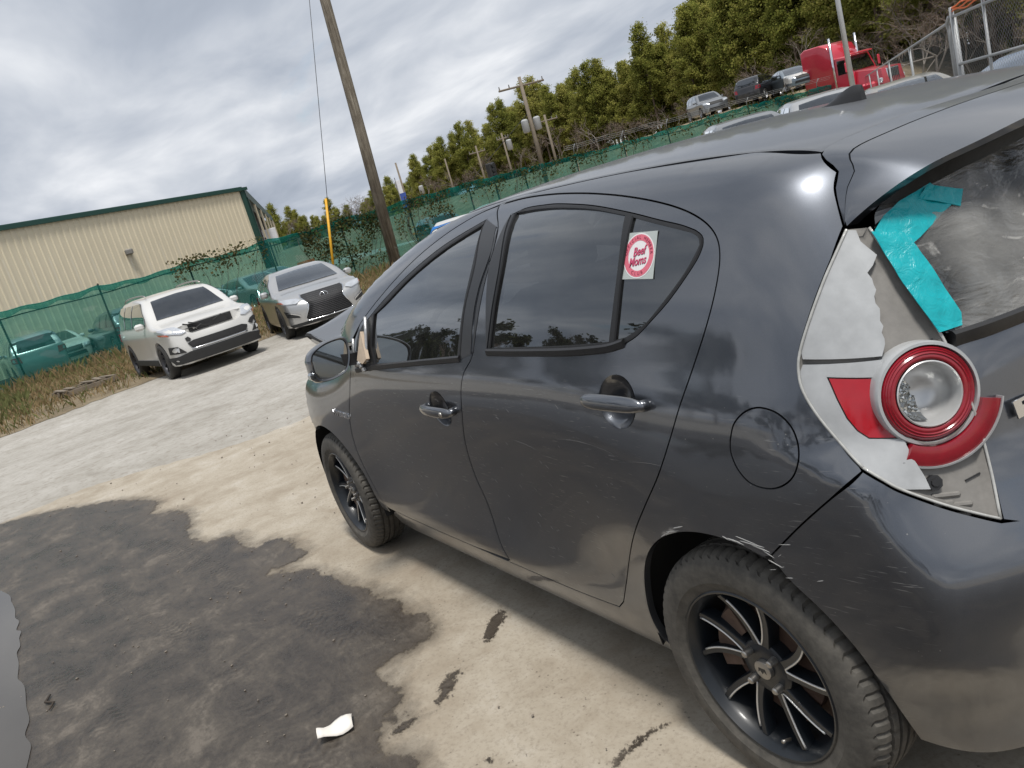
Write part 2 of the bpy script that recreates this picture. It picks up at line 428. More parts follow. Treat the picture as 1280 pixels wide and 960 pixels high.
D = {
 'seam_top': [(1.806, .773, 1.143), (1.738, .762, 1.177), (1.667, .751, 1.206), (1.495, .717, 1.285), (1.33, .684, 1.348), (1.17, .651, 1.392), (1.042, .615, 1.422), (.968, .588, 1.436), (.893, .564, 1.444), (.742, .568, 1.443), (.581, .591, 1.434), (.414, .62, 1.416), (.287, .643, 1.395), (.215, .656, 1.38), (.12, .669, 1.36), (.066, .679, 1.344), (.002, .691, 1.323), (-.044, .703, 1.299), (-.07, .714, 1.273), (-.077, .727, 1.244), (-.074, .741, 1.208), (-.061, .76, 1.154), (-.039, .778, 1.097), (-.011, .792, 1.048), (.029, .813, .982), (.076, .84, .857), (.117, .845, .794), (.219, .844, .687), (.309, .834, .595), (.386, .818, .498), (.472, .805, .332)],
 'seam_bot': [(.506, .801, .303), (.569, .798, .292), (.722, .795, .284), (.907, .793, .275), (1.086, .796, .291), (1.306, .795, .284), (1.641, .791, .271), (1.946, .791, .267), (2.06, .798, .285)],
 'seam_B': [(.893, .564, 1.444), (.8, .664, 1.383), (.795, .708, 1.319), (.847, .75, 1.228), (.88, .776, 1.151), (.91, .805, 1.041), (.98, .822, .975), (1.038, .831, .86), (1.111, .82, .726), (1.135, .809, .613), (1.122, .802, .512), (1.119, .801, .403), (1.111, .802, .345), (1.092, .797, .296)],
 'seam_F': [(1.962, .816, .959), (2.035, .826, .86), (2.146, .828, .731), (2.192, .828, .623), (2.197, .823, .504), (2.161, .814, .376), (2.128, .803, .298), (2.06, .798, .285)],
 'rtrim_l': [(.818, .803, 1.047), (.796, .789, 1.105), (.777, .773, 1.16), (.74, .728, 1.28), (.746, .64, 1.406)],
 'rtrim_t': [(.746, .64, 1.406), (.685, .631, 1.413), (.599, .634, 1.41), (.511, .642, 1.403), (.363, .66, 1.382), (.218, .68, 1.351), (.106, .695, 1.322), (.043, .702, 1.306), (.001, .708, 1.292)],
 'rtrim_c': [(.001, .708, 1.292), (-.017, .712, 1.282), (-.025, .717, 1.271), (-.022, .725, 1.253), (-.001, .737, 1.224), (.06, .759, 1.166), (.123, .775, 1.12), (.168, .785, 1.091), (.209, .79, 1.074)],
 'rtrim_b': [(.209, .79, 1.074), (.266, .794, 1.063), (.355, .799, 1.057), (.453, .802, 1.053), (.64, .803, 1.049), (.818, .803, 1.047)],
 'rg_l': [(.8, .8, 1.061), (.766, .773, 1.16), (.729, .728, 1.28), (.726, .639, 1.407)],
 'rg_t': [(.726, .639, 1.407), (.622, .642, 1.404), (.501, .652, 1.394), (.357, .667, 1.374), (.227, .684, 1.346)],
 'rg_r': [(.227, .684, 1.346), (.23, .735, 1.247), (.246, .769, 1.153), (.264, .79, 1.079)],
 'rg_b': [(.264, .79, 1.079), (.451, .797, 1.07), (.638, .8, 1.065), (.8, .8, 1.061)],
 'qg_t': [(.196, .688, 1.338), (.104, .7, 1.313), (.011, .71, 1.288)],
 'qg_c': [(.011, .71, 1.288), (-.006, .713, 1.28), (-.014, .718, 1.27), (-.011, .724, 1.256), (.032, .745, 1.204), (.123, .773, 1.128), (.167, .781, 1.104), (.203, .786, 1.089)],
 'qg_l': [(.239, .789, 1.083), (.226, .771, 1.144), (.209, .732, 1.253), (.196, .688, 1.338)],
 'fg_t': [(1.662, .763, 1.172), (1.553, .75, 1.208), (1.354, .724, 1.28), (1.11, .689, 1.351), (.896, .649, 1.398)],
 'fg_r': [(.896, .649, 1.398), (.904, .721, 1.294), (.953, .769, 1.172), (1.007, .806, 1.034)],
 'fg_b': [(1.008, .807, 1.032), (1.306, .811, 1.015), (1.686, .816, .992)],
 'ft_t': [(1.789, .777, 1.131), (1.721, .768, 1.159), (1.569, .745, 1.222), (1.378, .718, 1.29), (1.135, .681, 1.361), (.894, .636, 1.409)],
 'ft_r': [(.894, .636, 1.409), (.885, .722, 1.292), (.938, .77, 1.171), (.988, .809, 1.025)],
 'ft_b': [(.988, .809, 1.025), (1.308, .814, 1.005), (1.694, .819, .978), (1.882, .82, .96)],
 'ft_l': [(1.882, .82, .96), (1.853, .795, 1.064), (1.789, .777, 1.131)],
 'lamp_l': [(-.285, .628, 1.242), (-.278, .67, 1.199), (-.27, .7, 1.163), (-.255, .737, 1.104), (-.242, .762, 1.052), (-.241, .775, 1.016), (-.25, .783, .982), (-.277, .787, .935), (-.319, .786, .877), (-.349, .789, .847)],
 'lamp_b': [(-.349, .789, .847), (-.378, .781, .825), (-.4, .765, .802), (-.444, .722, .762), (-.482, .682, .732), (-.501, .659, .717)],
 'lamp_r': [(-.501, .659, .717), (-.482, .626, .779), (-.462, .607, .865), (-.446, .609, .936), (-.431, .61, .99), (-.416, .604, 1.036), (-.398, .605, 1.072), (-.369, .608, 1.123), (-.331, .599, 1.197), (-.309, .597, 1.235)],
 'lamp_t': [(-.309, .597, 1.235), (-.285, .628, 1.242)],
 'bseam': [(-.35, .791, .844), (-.302, .823, .799), (-.227, .836, .732), (-.14, .843, .648)],
 'fuel': [(-.093, .832, .89), (-.106, .825, .923), (-.133, .817, .947), (-.165, .812, .956), (-.201, .808, .947), (-.227, .808, .924), (-.239, .812, .894), (-.241, .822, .86), (-.226, .829, .828), (-.197, .834, .806), (-.163, .837, .798), (-.127, .839, .805), (-.103, .839, .829), (-.091, .836, .862)],
 'spoil_s': [(-.246, .538, 1.36), (-.251, .571, 1.339), (-.257, .595, 1.315), (-.269, .613, 1.284), (-.283, .626, 1.247)],
 'crease': [(-.39, .802, .762), (-.432, .791, .706), (-.479, .772, .633)],
 'ring': [(-.409, .671, .95)],
 'rlip': [(-.289, .616, 1.25), (-.301, .55, 1.287), (-.311, .437, 1.323)],
 'tape': [(-.309, .597, 1.235), (-.308, .571, 1.258), (-.315, .534, 1.273), (-.329, .456, 1.287), (-.368, .421, 1.229), (-.356, .543, 1.195), (-.383, .562, 1.134), (-.409, .571, 1.08), (-.425, .581, 1.038), (-.411, .61, 1.041)],
 'gl_low': [(-.425, .598, 1.022), (-.471, .437, 1.028)],
 'red_side': [(-.292, .758, 1.001), (-.35, .723, .99), (-.355, .732, .954), (-.366, .734, .917), (-.382, .729, .886), (-.35, .756, .893), (-.335, .762, .907), (-.321, .765, .93), (-.307, .763, .963)],
 'crack': [(-.329, .615, 1.185), (-.329, .639, 1.16), (-.343, .654, 1.12), (-.356, .667, 1.08), (-.362, .684, 1.041)],
 'white_seam': [(-.246, .766, 1.036), (-.363, .696, 1.02)],
 'handle_r': [(.352, .83, .932), (.23, .825, .949), (.123, .824, .949)],
 'handle_f': [(1.316, .831, .84), (1.178, .832, .863), (1.074, .831, .86)],
 'badge': [(2.329, .834, .733), (2.123, .828, .755)],
 'sticker': [(.198, .703, 1.313), (.096, .705, 1.302), (.113, .745, 1.212), (.212, .744, 1.223)],
 'pr': [(-.473, .566, .883), (-.49, .515, .881)],
 'fender_tip': [(2.703, .781, .875), (2.766, .811, .755), (2.758, .821, .673), (2.648, .836, .629)],
 'arch': [(.318, .793, .255), (.357, .799, .275), (.358, .813, .362), (.316, .824, .473), (.244, .839, .566), (.159, .847, .627), (.069, .851, .659), (-.012, .85, .664), (-.08, .847, .655), (-.135, .844, .644)],
 'arch_r': [(-.146, .843, .639), (-.175, .84, .601), (-.235, .832, .542), (-.283, .815, .463), (-.307, .781, .352), (-.314, .733, .235)],
}
G = {
 'wet': [(6.82, 2.5), (6.57, 2.15), (6.24, 1.9), (5.85, 1.61), (5.31, 1.42), (5.03, 1.51), (4.85, 1.39), (4.59, 1.32), (3.99, 1.42), (3.74, 1.36), (3.78, 1.27), (3.6, 1.21), (3.3, 1.22), (3.29, 1.1), (2.91, 1.04), (2.78, 1.16), (2.87, 1.26), (2.57, 1.1), (2.35, 1.07), (2.07, 1.01), (1.85, .99), (1.5, .99), (1.42, 1.09), (1.43, 1.22), (1.24, 1.28), (1.08, 1.32), (1.12, 1.4), (1.01, 1.42), (.89, 1.38), (.81, 1.39), (.66, 1.6), (.25, 1.38), (-.12, 1.12), (-.55, .78), (-1.0, .4), (-2.5, -.5), (-5.0, -.5), (-6.0, 4.0), (-3.0, 8.5), (3.0, 9.5), (8.0, 8.0), (7.6, 4.6), (7.1, 3.2)],
 'puddle': [(5.28, 2.78), (4.68, 2.49), (4.32, 2.41), (3.84, 2.39), (3.45, 2.39), (3.01, 2.39), (2.65, 2.37), (2.37, 2.38), (2.09, 2.38), (1.2, 2.42), (.9, 2.8), (1.3, 4.2), (3.2, 5.6), (5.6, 5.0), (6.0, 3.6)],
 'padline': [(6.86, 2.5), (6.94, 1.82), (6.64, 1.19), (6.23, .55), (6.2, -.1)],
 'grass': [(16.77, 2.64), (17.14, 1.79), (17.84, .34), (18.02, -1.42), (18.58, -3.09), (19.31, -4.83), (19.26, -6.2)],
 'paper': [(1.19, 1.56), (1.28, 1.47), (1.21, 1.44), (1.16, 1.5)],
 'blot1': [(1.25, .93), (1.34, .84), (1.35, .77), (1.29, .76), (1.24, .81), (1.19, .89), (1.19, .93)],
 'blot2': [(1.05, 1.23), (1.13, 1.17), (1.17, 1.11), (1.13, 1.05), (1.06, 1.12), (1.02, 1.19), (1.0, 1.23)],
 'blot3': [(.4, 1.06), (.41, .97), (.41, .89), (.39, .84), (.34, .82), (.35, .89), (.35, .96), (.34, 1.02)],
 'blot4': [(.47, .81), (.47, .78), (.43, .77), (.41, .79), (.45, .82)],
 'blot5': [(.68, 1.28), (.71, 1.24), (.69, 1.21), (.65, 1.21), (.63, 1.25)],
 'blot6': [(1.07, 1.27), (1.07, 1.34), (1.06, 1.4), (1.0, 1.4), (1.0, 1.33), (1.02, 1.28)],
 's1': [(4.34, 1.3), (4.3, 1.4), (4.18, 1.29)],
 'gcar0': [(15.3, -.27), (17.28, .15), (15.94, -2.65), (15.93, -4.48), (15.03, -2.05)],
}

# ================================================================== the grey hatchback
ZK = [.10,.20,.30,.42,.55,.68,.78,.87,.95,1.02,1.10,1.20,1.30,1.40,1.50]
XK = [-.70,-.50,-.35,-.18,0.,.20,.45,.8,1.2,1.6,2.0,2.4,2.75,3.1,3.4]
_m = [.715,.765,.798,.800,.804,.815,.826,.832,.827,.810,.790,.760,.718,.655,.570]
_r = [.715,.772,.815,.840,.850,.850,.846,.838,.822,.800,.778,.746,.704,.643,.560]
SIDE = np.array([
 [.40,.46,.53,.62,.69,.71,.68,.60,.55,.53,.51,.48,.45,.41,.36],
 [.64,.685,.72,.755,.785,.792,.778,.752,.725,.703,.680,.650,.615,.570,.51],
 [.66,.718,.762,.795,.818,.824,.818,.802,.78,.758,.735,.704,.665,.612,.540],
 [.70,.755,.798,.824,.838,.84,.837,.829,.812,.790,.768,.736,.695,.636,.555],
 _r,
 [.717,.772,.812,.832,.842,.845,.843,.838,.824,.804,.783,.752,.710,.648,.565],
 [a+b for a, b in zip(_m, [0,.003,.004,.008,.012,.012,.008,.004,.001,0,0,0,0,0,0])],
 _m, _m,
 [.715,.765,.797,.800,.804,.815,.826,.831,.825,.808,.786,.753,.708,.643,.555],
 [.715,.765,.800,.806,.812,.820,.826,.826,.816,.798,.772,.735,.685,.615,.53],
 [.715,.770,.812,.830,.838,.838,.832,.815,.78,.74,.69,.64,.58,.52,.44],
 [.71,.765,.80,.818,.825,.822,.81,.785,.74,.69,.64,.58,.52,.45,.38],
 [.62,.67,.70,.715,.72,.71,.69,.66,.61,.56,.50,.45,.4,.34,.28],
 [.45,.50,.53,.55,.55,.54,.52,.49,.45,.40,.35,.3,.25,.2,.15]])
RX = [-.70,-.45,-.25,0,.3,.6,.9,1.2,1.5,1.8,2.1,2.4,2.7,3.0,3.25,3.4]
RZ = np.array([1.30,1.365,1.403,1.437,1.458,1.468,1.470,1.455,1.402,1.315,1.200,1.07,.945,.885,.78,.66])
BZ = [.10,.20,.28,.38,.48,.56,.62,.70,.78,.86,.92,1.00,1.10,1.20,1.30,1.40,1.5]
BX = np.array([-.50,-.545,-.565,-.605,-.630,-.652,-.655,-.622,-.578,-.552,-.540,-.52,-.475,-.42,-.365,-.315,-.27])
def FP(P):
    x, y, z = P[:, 0], np.abs(P[:, 1]), P[:, 2]
    S = ((spl(XK, x) @ SIDE)*spl(ZK, z)).sum(1)
    side = y-S
    roof = z-(spl(RX, x) @ RZ-.055*y*y-.05*y**4)
    rear = spl(BZ, z) @ BX+.16*y*y+.22*y**4-x
    g = smax(side, rear, .22-.185*sm(.90, .80, z)*sm(.36, .50, z))
    g = smax(g, roof, .12-.04*sm(1.9, 2.4, x))
    g = smax(g, .15-z, .05)
    return smax(g, x-(3.36-.25*y*y-.3*y**4-.35*np.maximum(0, z-.5)), .15)
def Zs(L): 
    L = np.asarray(L, float); return Proj('Z').back(FP, L)
def Ys(L): 
    L = np.asarray(L, float); return Proj('Y').back(FP, L)
def Cs(L):   # given (x,y,z) guesses, drop them on the skin round the tail
    p = Proj('C'); return p.back(FP, p.to2(np.asarray(L, float)))
def Rs(L): return Proj('R').back(FP, np.asarray(L, float))

prius = empty('hatchback_car')
tag(prius, 'dark grey metallic hatchback with taped rear window and a broken tail light, nearest the camera', 'car')

seam_top = smooth_pts(D['seam_top'], 2); seam_bot = smooth_pts(D['seam_bot'], 3)
iB = 8
ft_loop = [(D['ft_t'], 1), (D['ft_r'], 1), (D['ft_b'], 1), (D['ft_l'], 1)]
rt_loop = [(D['rtrim_l'], 1), (D['rtrim_t'], 1), (D['rtrim_c'], 1), (D['rtrim_b'], 1)]
def handle_hole(c, rx=.062, rz=.060):
    return [([(c[0]+rx*math.cos(a)*(1 if abs(math.sin(a)) > .5 else 1), c[1], c[2]+rz*math.sin(a)) for a in np.linspace(0, 2*math.pi, 20)[:-1]], 1)]
hr_c = (.243, .826, .943); hf_c = (1.192, .832, .853)
seam_F = np.vstack([[(1.93, .79, 1.04)], D['seam_F']])
fd = panel(FP, 'front_door', [(seam_top[:iB+1], 1), (D['seam_B'], 1), (seam_bot[4:][1:], 1), (seam_F[::-1], 1)], 'Y', 'prius_paint', prius, [ft_loop, handle_hole(hf_c)], mirror=True)
rd = panel(FP, 'rear_door', [(seam_top[iB:], 1), (seam_bot[:5], 1), (np.array(D['seam_B'])[::-1], 1)], 'Y', 'prius_paint', prius, [rt_loop, handle_hole(hr_c)], mirror=True)

# quarter panel, roof rail, windscreen pillar and sill in one pressing
roof_side = Zs([(-.208, .546), (-.1, .551), (.0, .553), (.3, .553), (.6, .550), (.9, .545), (1.14, .543)])
ws_side = Zs([(1.14, .548), (1.35, .560), (1.6, .585), (1.85, .615), (2.1, .655), (2.22, .675)])
arch = []
for a in np.linspace(128, -8, 24):     # rear wheel opening, from bumper seam forward and down
    arch.append((.001+.356*math.cos(rad(a)), 0, .308+.356*math.sin(rad(a))))
arch = [p for p in arch if p[0] > -.142]
arch = Ys([(p[0], p[2]) for p in arch])
a_low = Ys([(.345, .235), (.30, .200)])
bot = Ys([(.45, .195), (.8, .19), (1.4, .185), (2.0, .185)])
q_out = [(np.array(D['bseam']), 1), (arch, 1), (a_low, 0), (bot, 0), (Ys([(2.10, .205), (2.105, .262)]), 0),
         (seam_bot[::-1], 1), (seam_top[::-1], 1), (Ys([(1.93, 1.07), (2.02, 1.06)]), 0), (ws_side[::-1], 1), (roof_side[::-1], 1),
         (np.array(D['spoil_s'])[1:], 1), (np.array(D['lamp_l'])[1:], 1)]
qp = panel(FP, 'quarter_panel', q_out, 'Y', 'prius_paint', prius, [[(D['fuel']+D['fuel'][:1], 1)]], mirror=True, step=.026)
panel(FP, 'fuel_door', [(D['fuel']+D['fuel'][:1], 1)], 'Y', 'prius_paint', prius, roll=.003)

# front wing
archf = Ys([(2.55+.350*math.cos(rad(a)), .308+.350*math.sin(rad(a))) for a in np.linspace(68, 183, 20)])
fw = [(Ys([(2.02, 1.035), (2.3, .985), (2.55, .925), (2.70, .875)]), 1), (Ys([(2.722, .845), (2.748, .80), (2.738, .778), (2.766, .755), (2.752, .725), (2.764, .690), (2.744, .672), (2.748, .648), (2.715, .652), (2.695, .618)]), 0), (archf, 1),
      (Ys([(2.20, .26), (2.135, .262)]), 0), (np.array(D['seam_F'])[::-1][1:], 1), (Ys([(1.97, 1.03)]), 0)]
panel(FP, 'front_wing', fw, 'Y', 'prius_paint', prius, mirror=True)

# side glass and seals
panel(FP, 'window_seal', ft_loop, 'Y', 'black_trim', prius, [[(D['fg_t'], 1), (D['fg_r'], 1), (D['fg_b'], 1), ([(1.70, .78, 1.05)], 0)]], off=.001, inset=.0005, roll=.003, drop=.003, mirror=True)
panel(FP, 'window_seal', rt_loop, 'Y', 'black_trim', prius, [[(D['rg_l'], 1), (D['rg_t'], 1), (D['rg_r'], 1), (D['rg_b'], 1)], [(D['qg_t'], 1), (D['qg_c'], 1), (D['qg_l'], 1)]], off=.001, inset=.0005, roll=.003, drop=.003, mirror=True)
panel(FP, 'front_door_glass', [(D['fg_t'], 1), (D['fg_r'], 1), (D['fg_b'], 1), ([(1.70, .78, 1.05)], 0)], 'Y', 'tint_glass', prius, off=-.007, inset=-.003, roll=0, flange=.003, mirror=True)
panel(FP, 'rear_door_glass', [(D['rg_l'], 1), (D['rg_t'], 1), (D['rg_r'], 1), (D['rg_b'], 1)], 'Y', 'tint_glass', prius, off=-.007, inset=-.003, roll=0, flange=.003, mirror=True)
panel(FP, 'quarter_glass', [(D['qg_t'], 1), (D['qg_c'], 1), (D['qg_l'], 1)], 'Y', 'tint_glass', prius, off=-.006, inset=-.003, roll=0, flange=.003, mirror=True)
# dark film on the door frames either side of the middle pillar
B = np.array(D['seam_B'])
def shift(P, dx): P = np.array(P, float).copy(); P[:, 0] += dx; return P
panel(FP, 'pillar_cover', [(shift(D['ft_r'], -.004), 1), (shift(B[1:6][::-1], .006), 1)], 'Y', 'pillar_film', prius, off=.0012, inset=.0005, roll=0, flange=.002, mirror=True)
panel(FP, 'pillar_cover', [(shift(D['rtrim_l'], .004), 1), (shift(B[1:6][::-1], -.006), 1)], 'Y', 'pillar_film', prius, off=.0012, inset=.0005, roll=0, flange=.002, mirror=True)
# belt mouldings
for P in (np.array(D['ft_b']), np.array(D['rtrim_b'])):
    C = catmull(P); N_ = grad(FP, C)
    mb = MB(); mb.loft([[tuple(c+n*.004+np.array([0, 0, dz])+n*dn) for dz, dn in ((-.012, -.004), (-.008, .002), (.006, .003), (.012, -.003), (.012, -.012), (-.012, -.012))] for c, n in zip(C, N_)])
    for sgn in (1, -1):
        q = MB(); q.add([(v[0], sgn*v[1], v[2]) for v in mb.v], mb.f); q.build('belt_moulding', 'black_trim', prius, auto=40)

# roof, screen, bonnet
rs_l = Zs([(-.208, .549), (-.1, .554), (.3, .556), (.6, .553), (.9, .548), (1.14, .546)])
mir = lambda P: np.asarray(P, float)[::-1]*np.array([1, -1, 1])
rear_line = Zs([(-.208, .549), (-.222, .44), (-.243, .27), (-.262, .1), (-.266, 0)])
panel(FP, 'roof', [(rs_l, 1), (Zs([(1.17, .4), (1.20, 0), (1.17, -.4)]), 1), (mir(rs_l), 1), (mir(rear_line[1:]), 1), (rear_line[::-1][1:], 1)], 'Z', 'prius_paint', prius, step=.05)
wsl = Zs([(1.15, .543), (1.35, .556), (1.6, .581), (1.85, .611), (2.1, .651), (2.20, .668)])
panel(FP, 'windscreen', [(wsl, 1), (Zs([(2.30, .45), (2.36, 0), (2.30, -.45)]), 1), (mir(wsl), 1), (Zs([(1.18, -.4), (1.21, 0), (1.18, .4)]), 1)], 'Z', 'clear_glass', prius, step=.06, off=-.003, roll=0, flange=.004)
def lift(V, NN):
    th = rad(18.5); c, s = math.cos(th), math.sin(th); V = V.copy(); NN = NN.copy()
    x, z = V[:, 0]-2.36, V[:, 2]-1.02; k = np.clip(x/.5, 0, 1)
    V[:, 0], V[:, 2] = 2.36+c*x-s*z, 1.02+s*x+c*z+.02*np.sin(V[:, 1]*9)*k
    nx, nz = NN[:, 0].copy(), NN[:, 2].copy(); NN[:, 0], NN[:, 2] = c*nx-s*nz, s*nx+c*nz
    return V, NN
panel(FP, 'bonnet', [(Zs([(2.25, .66), (2.5, .65), (2.8, .63), (3.05, .605)]), 1), (Zs([(3.12, .3), (3.14, 0), (3.12, -.3)]), 1), (Zs([(3.05, -.605), (2.8, -.60), (2.5, -.64), (2.25, -.66)]), 1), (Zs([(2.36, -.45), (2.42, 0), (2.36, .45)]), 1)], 'Z', 'prius_paint', prius, step=.05, flange=.05, xf=lift)

# dark inner edge of the buckled bonnet
for sg_ in (1, -1):
    ed = Zs([(x_, .648-.043*(x_-2.45)/.6) for x_ in np.linspace(2.45, 3.045, 9)]); ed, _n = lift(ed, np.zeros_like(ed)); ed = ed*np.array([1, sg_, 1])
    mb = MB(); mb.loft([[tuple(p), tuple(p+np.array([0, .010*sg_, -.012])), tuple(p+np.array([-.02, -.03*sg_, -.075])), tuple(p+np.array([-.02, -.06*sg_, -.02]))] for p in ed]); mb.build('bonnet_edge', 'well_black', prius)
# spoiler
L = np.vstack([rear_line[::-1]-np.array([.0015, 0, 0]), np.array(D['spoil_s'])[1:]-np.array([.0005, 0, 0])]); L = L[np.argsort(-0*L[:, 0], kind='stable')]
Tt = np.array([(-.462, 0, 1.352), (-.458, .1, 1.351), (-.450, .27, 1.343), (-.432, .42, 1.330), (-.402, .510, 1.318), (-.372, .556, 1.303), (-.340, .590, 1.283), (-.310, .614, 1.262), (-.288, .627, 1.245)])
def rs_n(P, n):
    C = catmull(P, 10); s = np.r_[0, np.cumsum(np.linalg.norm(np.diff(C, axis=0), axis=1))]; u = np.linspace(0, s[-1], n)
    return np.stack([np.interp(u, s, C[:, i]) for i in range(3)], 1)
Lr, Tr = rs_n(L, 40), rs_n(Tt, 40)
def spoiler(name, v0, v1, thick, mat, nv=6):
    rows = []
    for v in np.linspace(v0, v1, nv):
        P = Lr*(1-v)+Tr*v; P[:, 2] += .008*math.sin(math.pi*v)
        rows.append(np.vstack([mir(P)[:-1], P]))
    n = len(rows[0]); mb = MB(); c = np.array([-.2, 0, 1.15])
    top = [tuple(p) for r in rows for p in r]
    und = [tuple(p+(c-p)/np.linalg.norm(c-p)*thick) for r in rows for p in r]
    fs = []
    for i in range(nv-1):
        for k in range(n-1):
            a = i*n+k; fs.append((a, a+1, a+n+1, a+n)); a += nv*n; fs.append((a+n, a+n+1, a+1, a))
    for k in range(n-1):
        for i in (0, nv-1): a = i*n+k; fs.append((a, a+1, a+1+nv*n, a+nv*n))
    for i in range(nv-1):
        for k in (0, n-1): a = i*n+k; fs.append((a, a+n, a+n+nv*n, a+nv*n))
    mb.add(top+und, fs); return mb.build(name, mat, prius, auto=35)
spoiler('roof_end_strip', .0, .27, .02, 'prius_paint', 3)
spoiler('rear_spoiler', .29, 1.0, .040, 'prius_paint')
# black edge strip under the spoiler lip
Rr = np.vstack([mir(Tr)[:-1], Tr]); mb = MB(); cen = np.array([-.12, 0, 1.16])
mb.loft([[tuple(p+(cen-p)/np.linalg.norm(cen-p)*d+np.array([dx, 0, 0])) for d, dx in ((.040, .006), (.040, .05), (.075, .06), (.062, .016))] for p in Rr])
mb.build('spoiler_edge', 'black_trim', prius, auto=40)

# scuffs and paint chips, raised slivers of bare primer along the arch lip and doors
plain('bare_primer', (.42, .42, .41), .6, var=.2, scale=80)
rq = random.Random(31)
plain('dust_streak', (.17, .17, .17), .8, var=.2, scale=80)
def scuff(x, z, l, ang, w_=.0009, bend=0., mat='bare_primer'):
    t_ = np.linspace(-.5, .5, 6); P_ = Ys([(x+l*u*math.cos(ang), z+l*u*math.sin(ang)+bend*(u*u-.25)*l) for u in t_]); n_ = grad(FP, P_)
    mb = MB(); mb.tube([tuple(p+q*.0004) for p, q in zip(P_, n_)], [w_*.3, w_, w_*.9, w_, w_*.7, w_*.2], 4); mb.build('paint_scuff', mat, prius)
for a in (62, 66, 69, 73, 96, 99, 101, 104, 106, 109, 112, 115):
    r_ = .356+rq.uniform(.004, .022); scuff(.001+r_*math.cos(rad(a)), .308+r_*math.sin(rad(a)), rq.uniform(.02, .06), rad(a+90+rq.uniform(-14, 14)), rq.uniform(.0007, .0016))
for _ in range(7): scuff(rq.uniform(-.26, -.14), rq.uniform(.60, .70), rq.uniform(.008, .03), rad(rq.uniform(-40, -10)), rq.uniform(.0004, .0007))
scuff(.40, .815, .26, rad(3), .0004, -.18, 'dust_streak'); scuff(.20, .80, .16, rad(-6), .0004, -.12, 'dust_streak'); scuff(.72, .78, .12, rad(8), .0004, -.1, 'dust_streak')
for _ in range(60): scuff(rq.uniform(.25, 1.9), rq.uniform(.40, .93), rq.uniform(.006, .020), rad(rq.uniform(25, 60)), rq.uniform(.0003, .0005), 0., 'dust_streak')
# tail: hatch, glass, bumper
lr = np.array(D['lamp_r']); lrs = smooth_pts(lr, 1)
glass_low = Rs([(.594, 1.018), (.5, 1.016), (.3, 1.012), (0, 1.01), (-.3, 1.012), (-.5, 1.016), (-.594, 1.018)])
gtop = Rs([(-.585, 1.232), (-.56, 1.262), (-.48, 1.292), (-.3, 1.312), (0, 1.318), (.3, 1.312), (.48, 1.292), (.56, 1.262), (.585, 1.232)])
lr_low = lrs[:5]; lr_up = lrs[5:]
panel(FP, 'hatch_glass', [(glass_low, 1), (gtop, 1)], 'R', 'film_glass', prius, off=-.010, step=.05, roll=0, flange=.004)
hb = Rs([(-.622, .700), (-.4, .688), (0, .682), (.4, .688), (.622, .700)])
panel(FP, 'hatch_lower', [(glass_low[::-1], 1), (lr_low[::-1]+np.array([0, -.004, 0]), 1), (hb[::-1], 1), (mir(lr_low[::-1])+np.array([0, .004, 0]), 1)], 'R', 'prius_paint', prius, step=.04)
C = catmull(glass_low); N_ = grad(FP, C); mb = MB()
mb.loft([[tuple(c+n*dn+np.array([0, 0, dz])) for dz, dn in ((-.016, .001), (-.010, .009), (.008, .010), (.016, .002), (.016, -.02), (-.016, -.02))] for c, n in zip(C, N_)])
mb.build('glass_moulding', 'black_trim', prius, auto=40)
lbp = np.array(D['lamp_b']); bsp = np.array(D['bseam'])
arch_r = Cs([(.356*math.cos(rad(a)), .80, .308+.356*math.sin(rad(a))) for a in (117, 126, 136, 146, 156, 166, 175)])
arch_r = Ys([(.001+.356*math.cos(rad(a)), .308+.356*math.sin(rad(a))) for a in (114, 122, 130, 138, 146, 154, 162, 170)])
b_low = Cs([(-.335, .76, .27), (-.315, .735, .228), (-.36, .70, .205), (-.42, .64, .190), (-.50, .45, .188), (-.545, .2, .190), (-.55, 0, .190)])
halfL = np.vstack([bsp[::-1][:-1]])
top_l = np.vstack([bsp[::-1], lbp[1:]-np.array([0, 0, .006])])
btop = Rs([(.55, .693), (.4, .681), (.2, .677), (0, .676)])
bump_out = [(arch_r[::-1], 1), (bsp[::-1], 1), (lbp[1:]-np.array([0, 0, .0025]), 1), (btop, 1), (mir(btop[:-1]), 1), (mir(lbp[1:]-np.array([0, 0, .007])), 1), (mir(bsp[::-1]), 1), (mir(arch_r[::-1]), 1), (mir(b_low)[:-1][::1], 1), (b_low[::-1], 1)]
arch_r = np.array(D['arch_r'])
b_low = Cs([(-.315, .728, .222), (-.36, .70, .203), (-.42, .64, .190), (-.50, .45, .188), (-.545, .2, .190), (-.55, 0, .190)])
bump_out = [(arch_r[::-1], 1)]+bump_out[1:7]+[(mir(arch_r[::-1]), 1), (mir(b_low)[:-1][::1], 1), (b_low[::-1], 1)]
panel(FP, 'rear_bumper', bump_out, 'C', 'prius_paint', prius, step=.026)

# ------------------------------------------------------------------ wheels
def tyre_mat():
    t = newmat('tyre'); oc = t.n('ShaderNodeTexCoord').outputs['Object']
    n = t.noise(oc, 22, 5, .65); n2 = t.noise(oc, 60, 4, .6)
    d = t.ramp(t.math('ADD', t.math('MULTIPLY', n, .65), t.math('MULTIPLY', n2, .35)), [(.30, .15), (.70, .85)])
    c = t.mix(d, (.026, .025, .023), (.150, .137, .116))
    t.out(t.n('ShaderNodeBsdfPrincipled', {'Base Color': c, 'Roughness': .78, 'Normal': t.bump(n2, .35, .003)}).outputs[0])
    t = newmat('tyre_clean'); oc = t.n('ShaderNodeTexCoord').outputs['Object']
    c = t.mix(t.noise(oc, 12, 5, .7), (.016, .016, .016), (.050, .047, .042))
    t.out(t.n('ShaderNodeBsdfPrincipled', {'Base Color': c, 'Roughness': .7}).outputs[0])
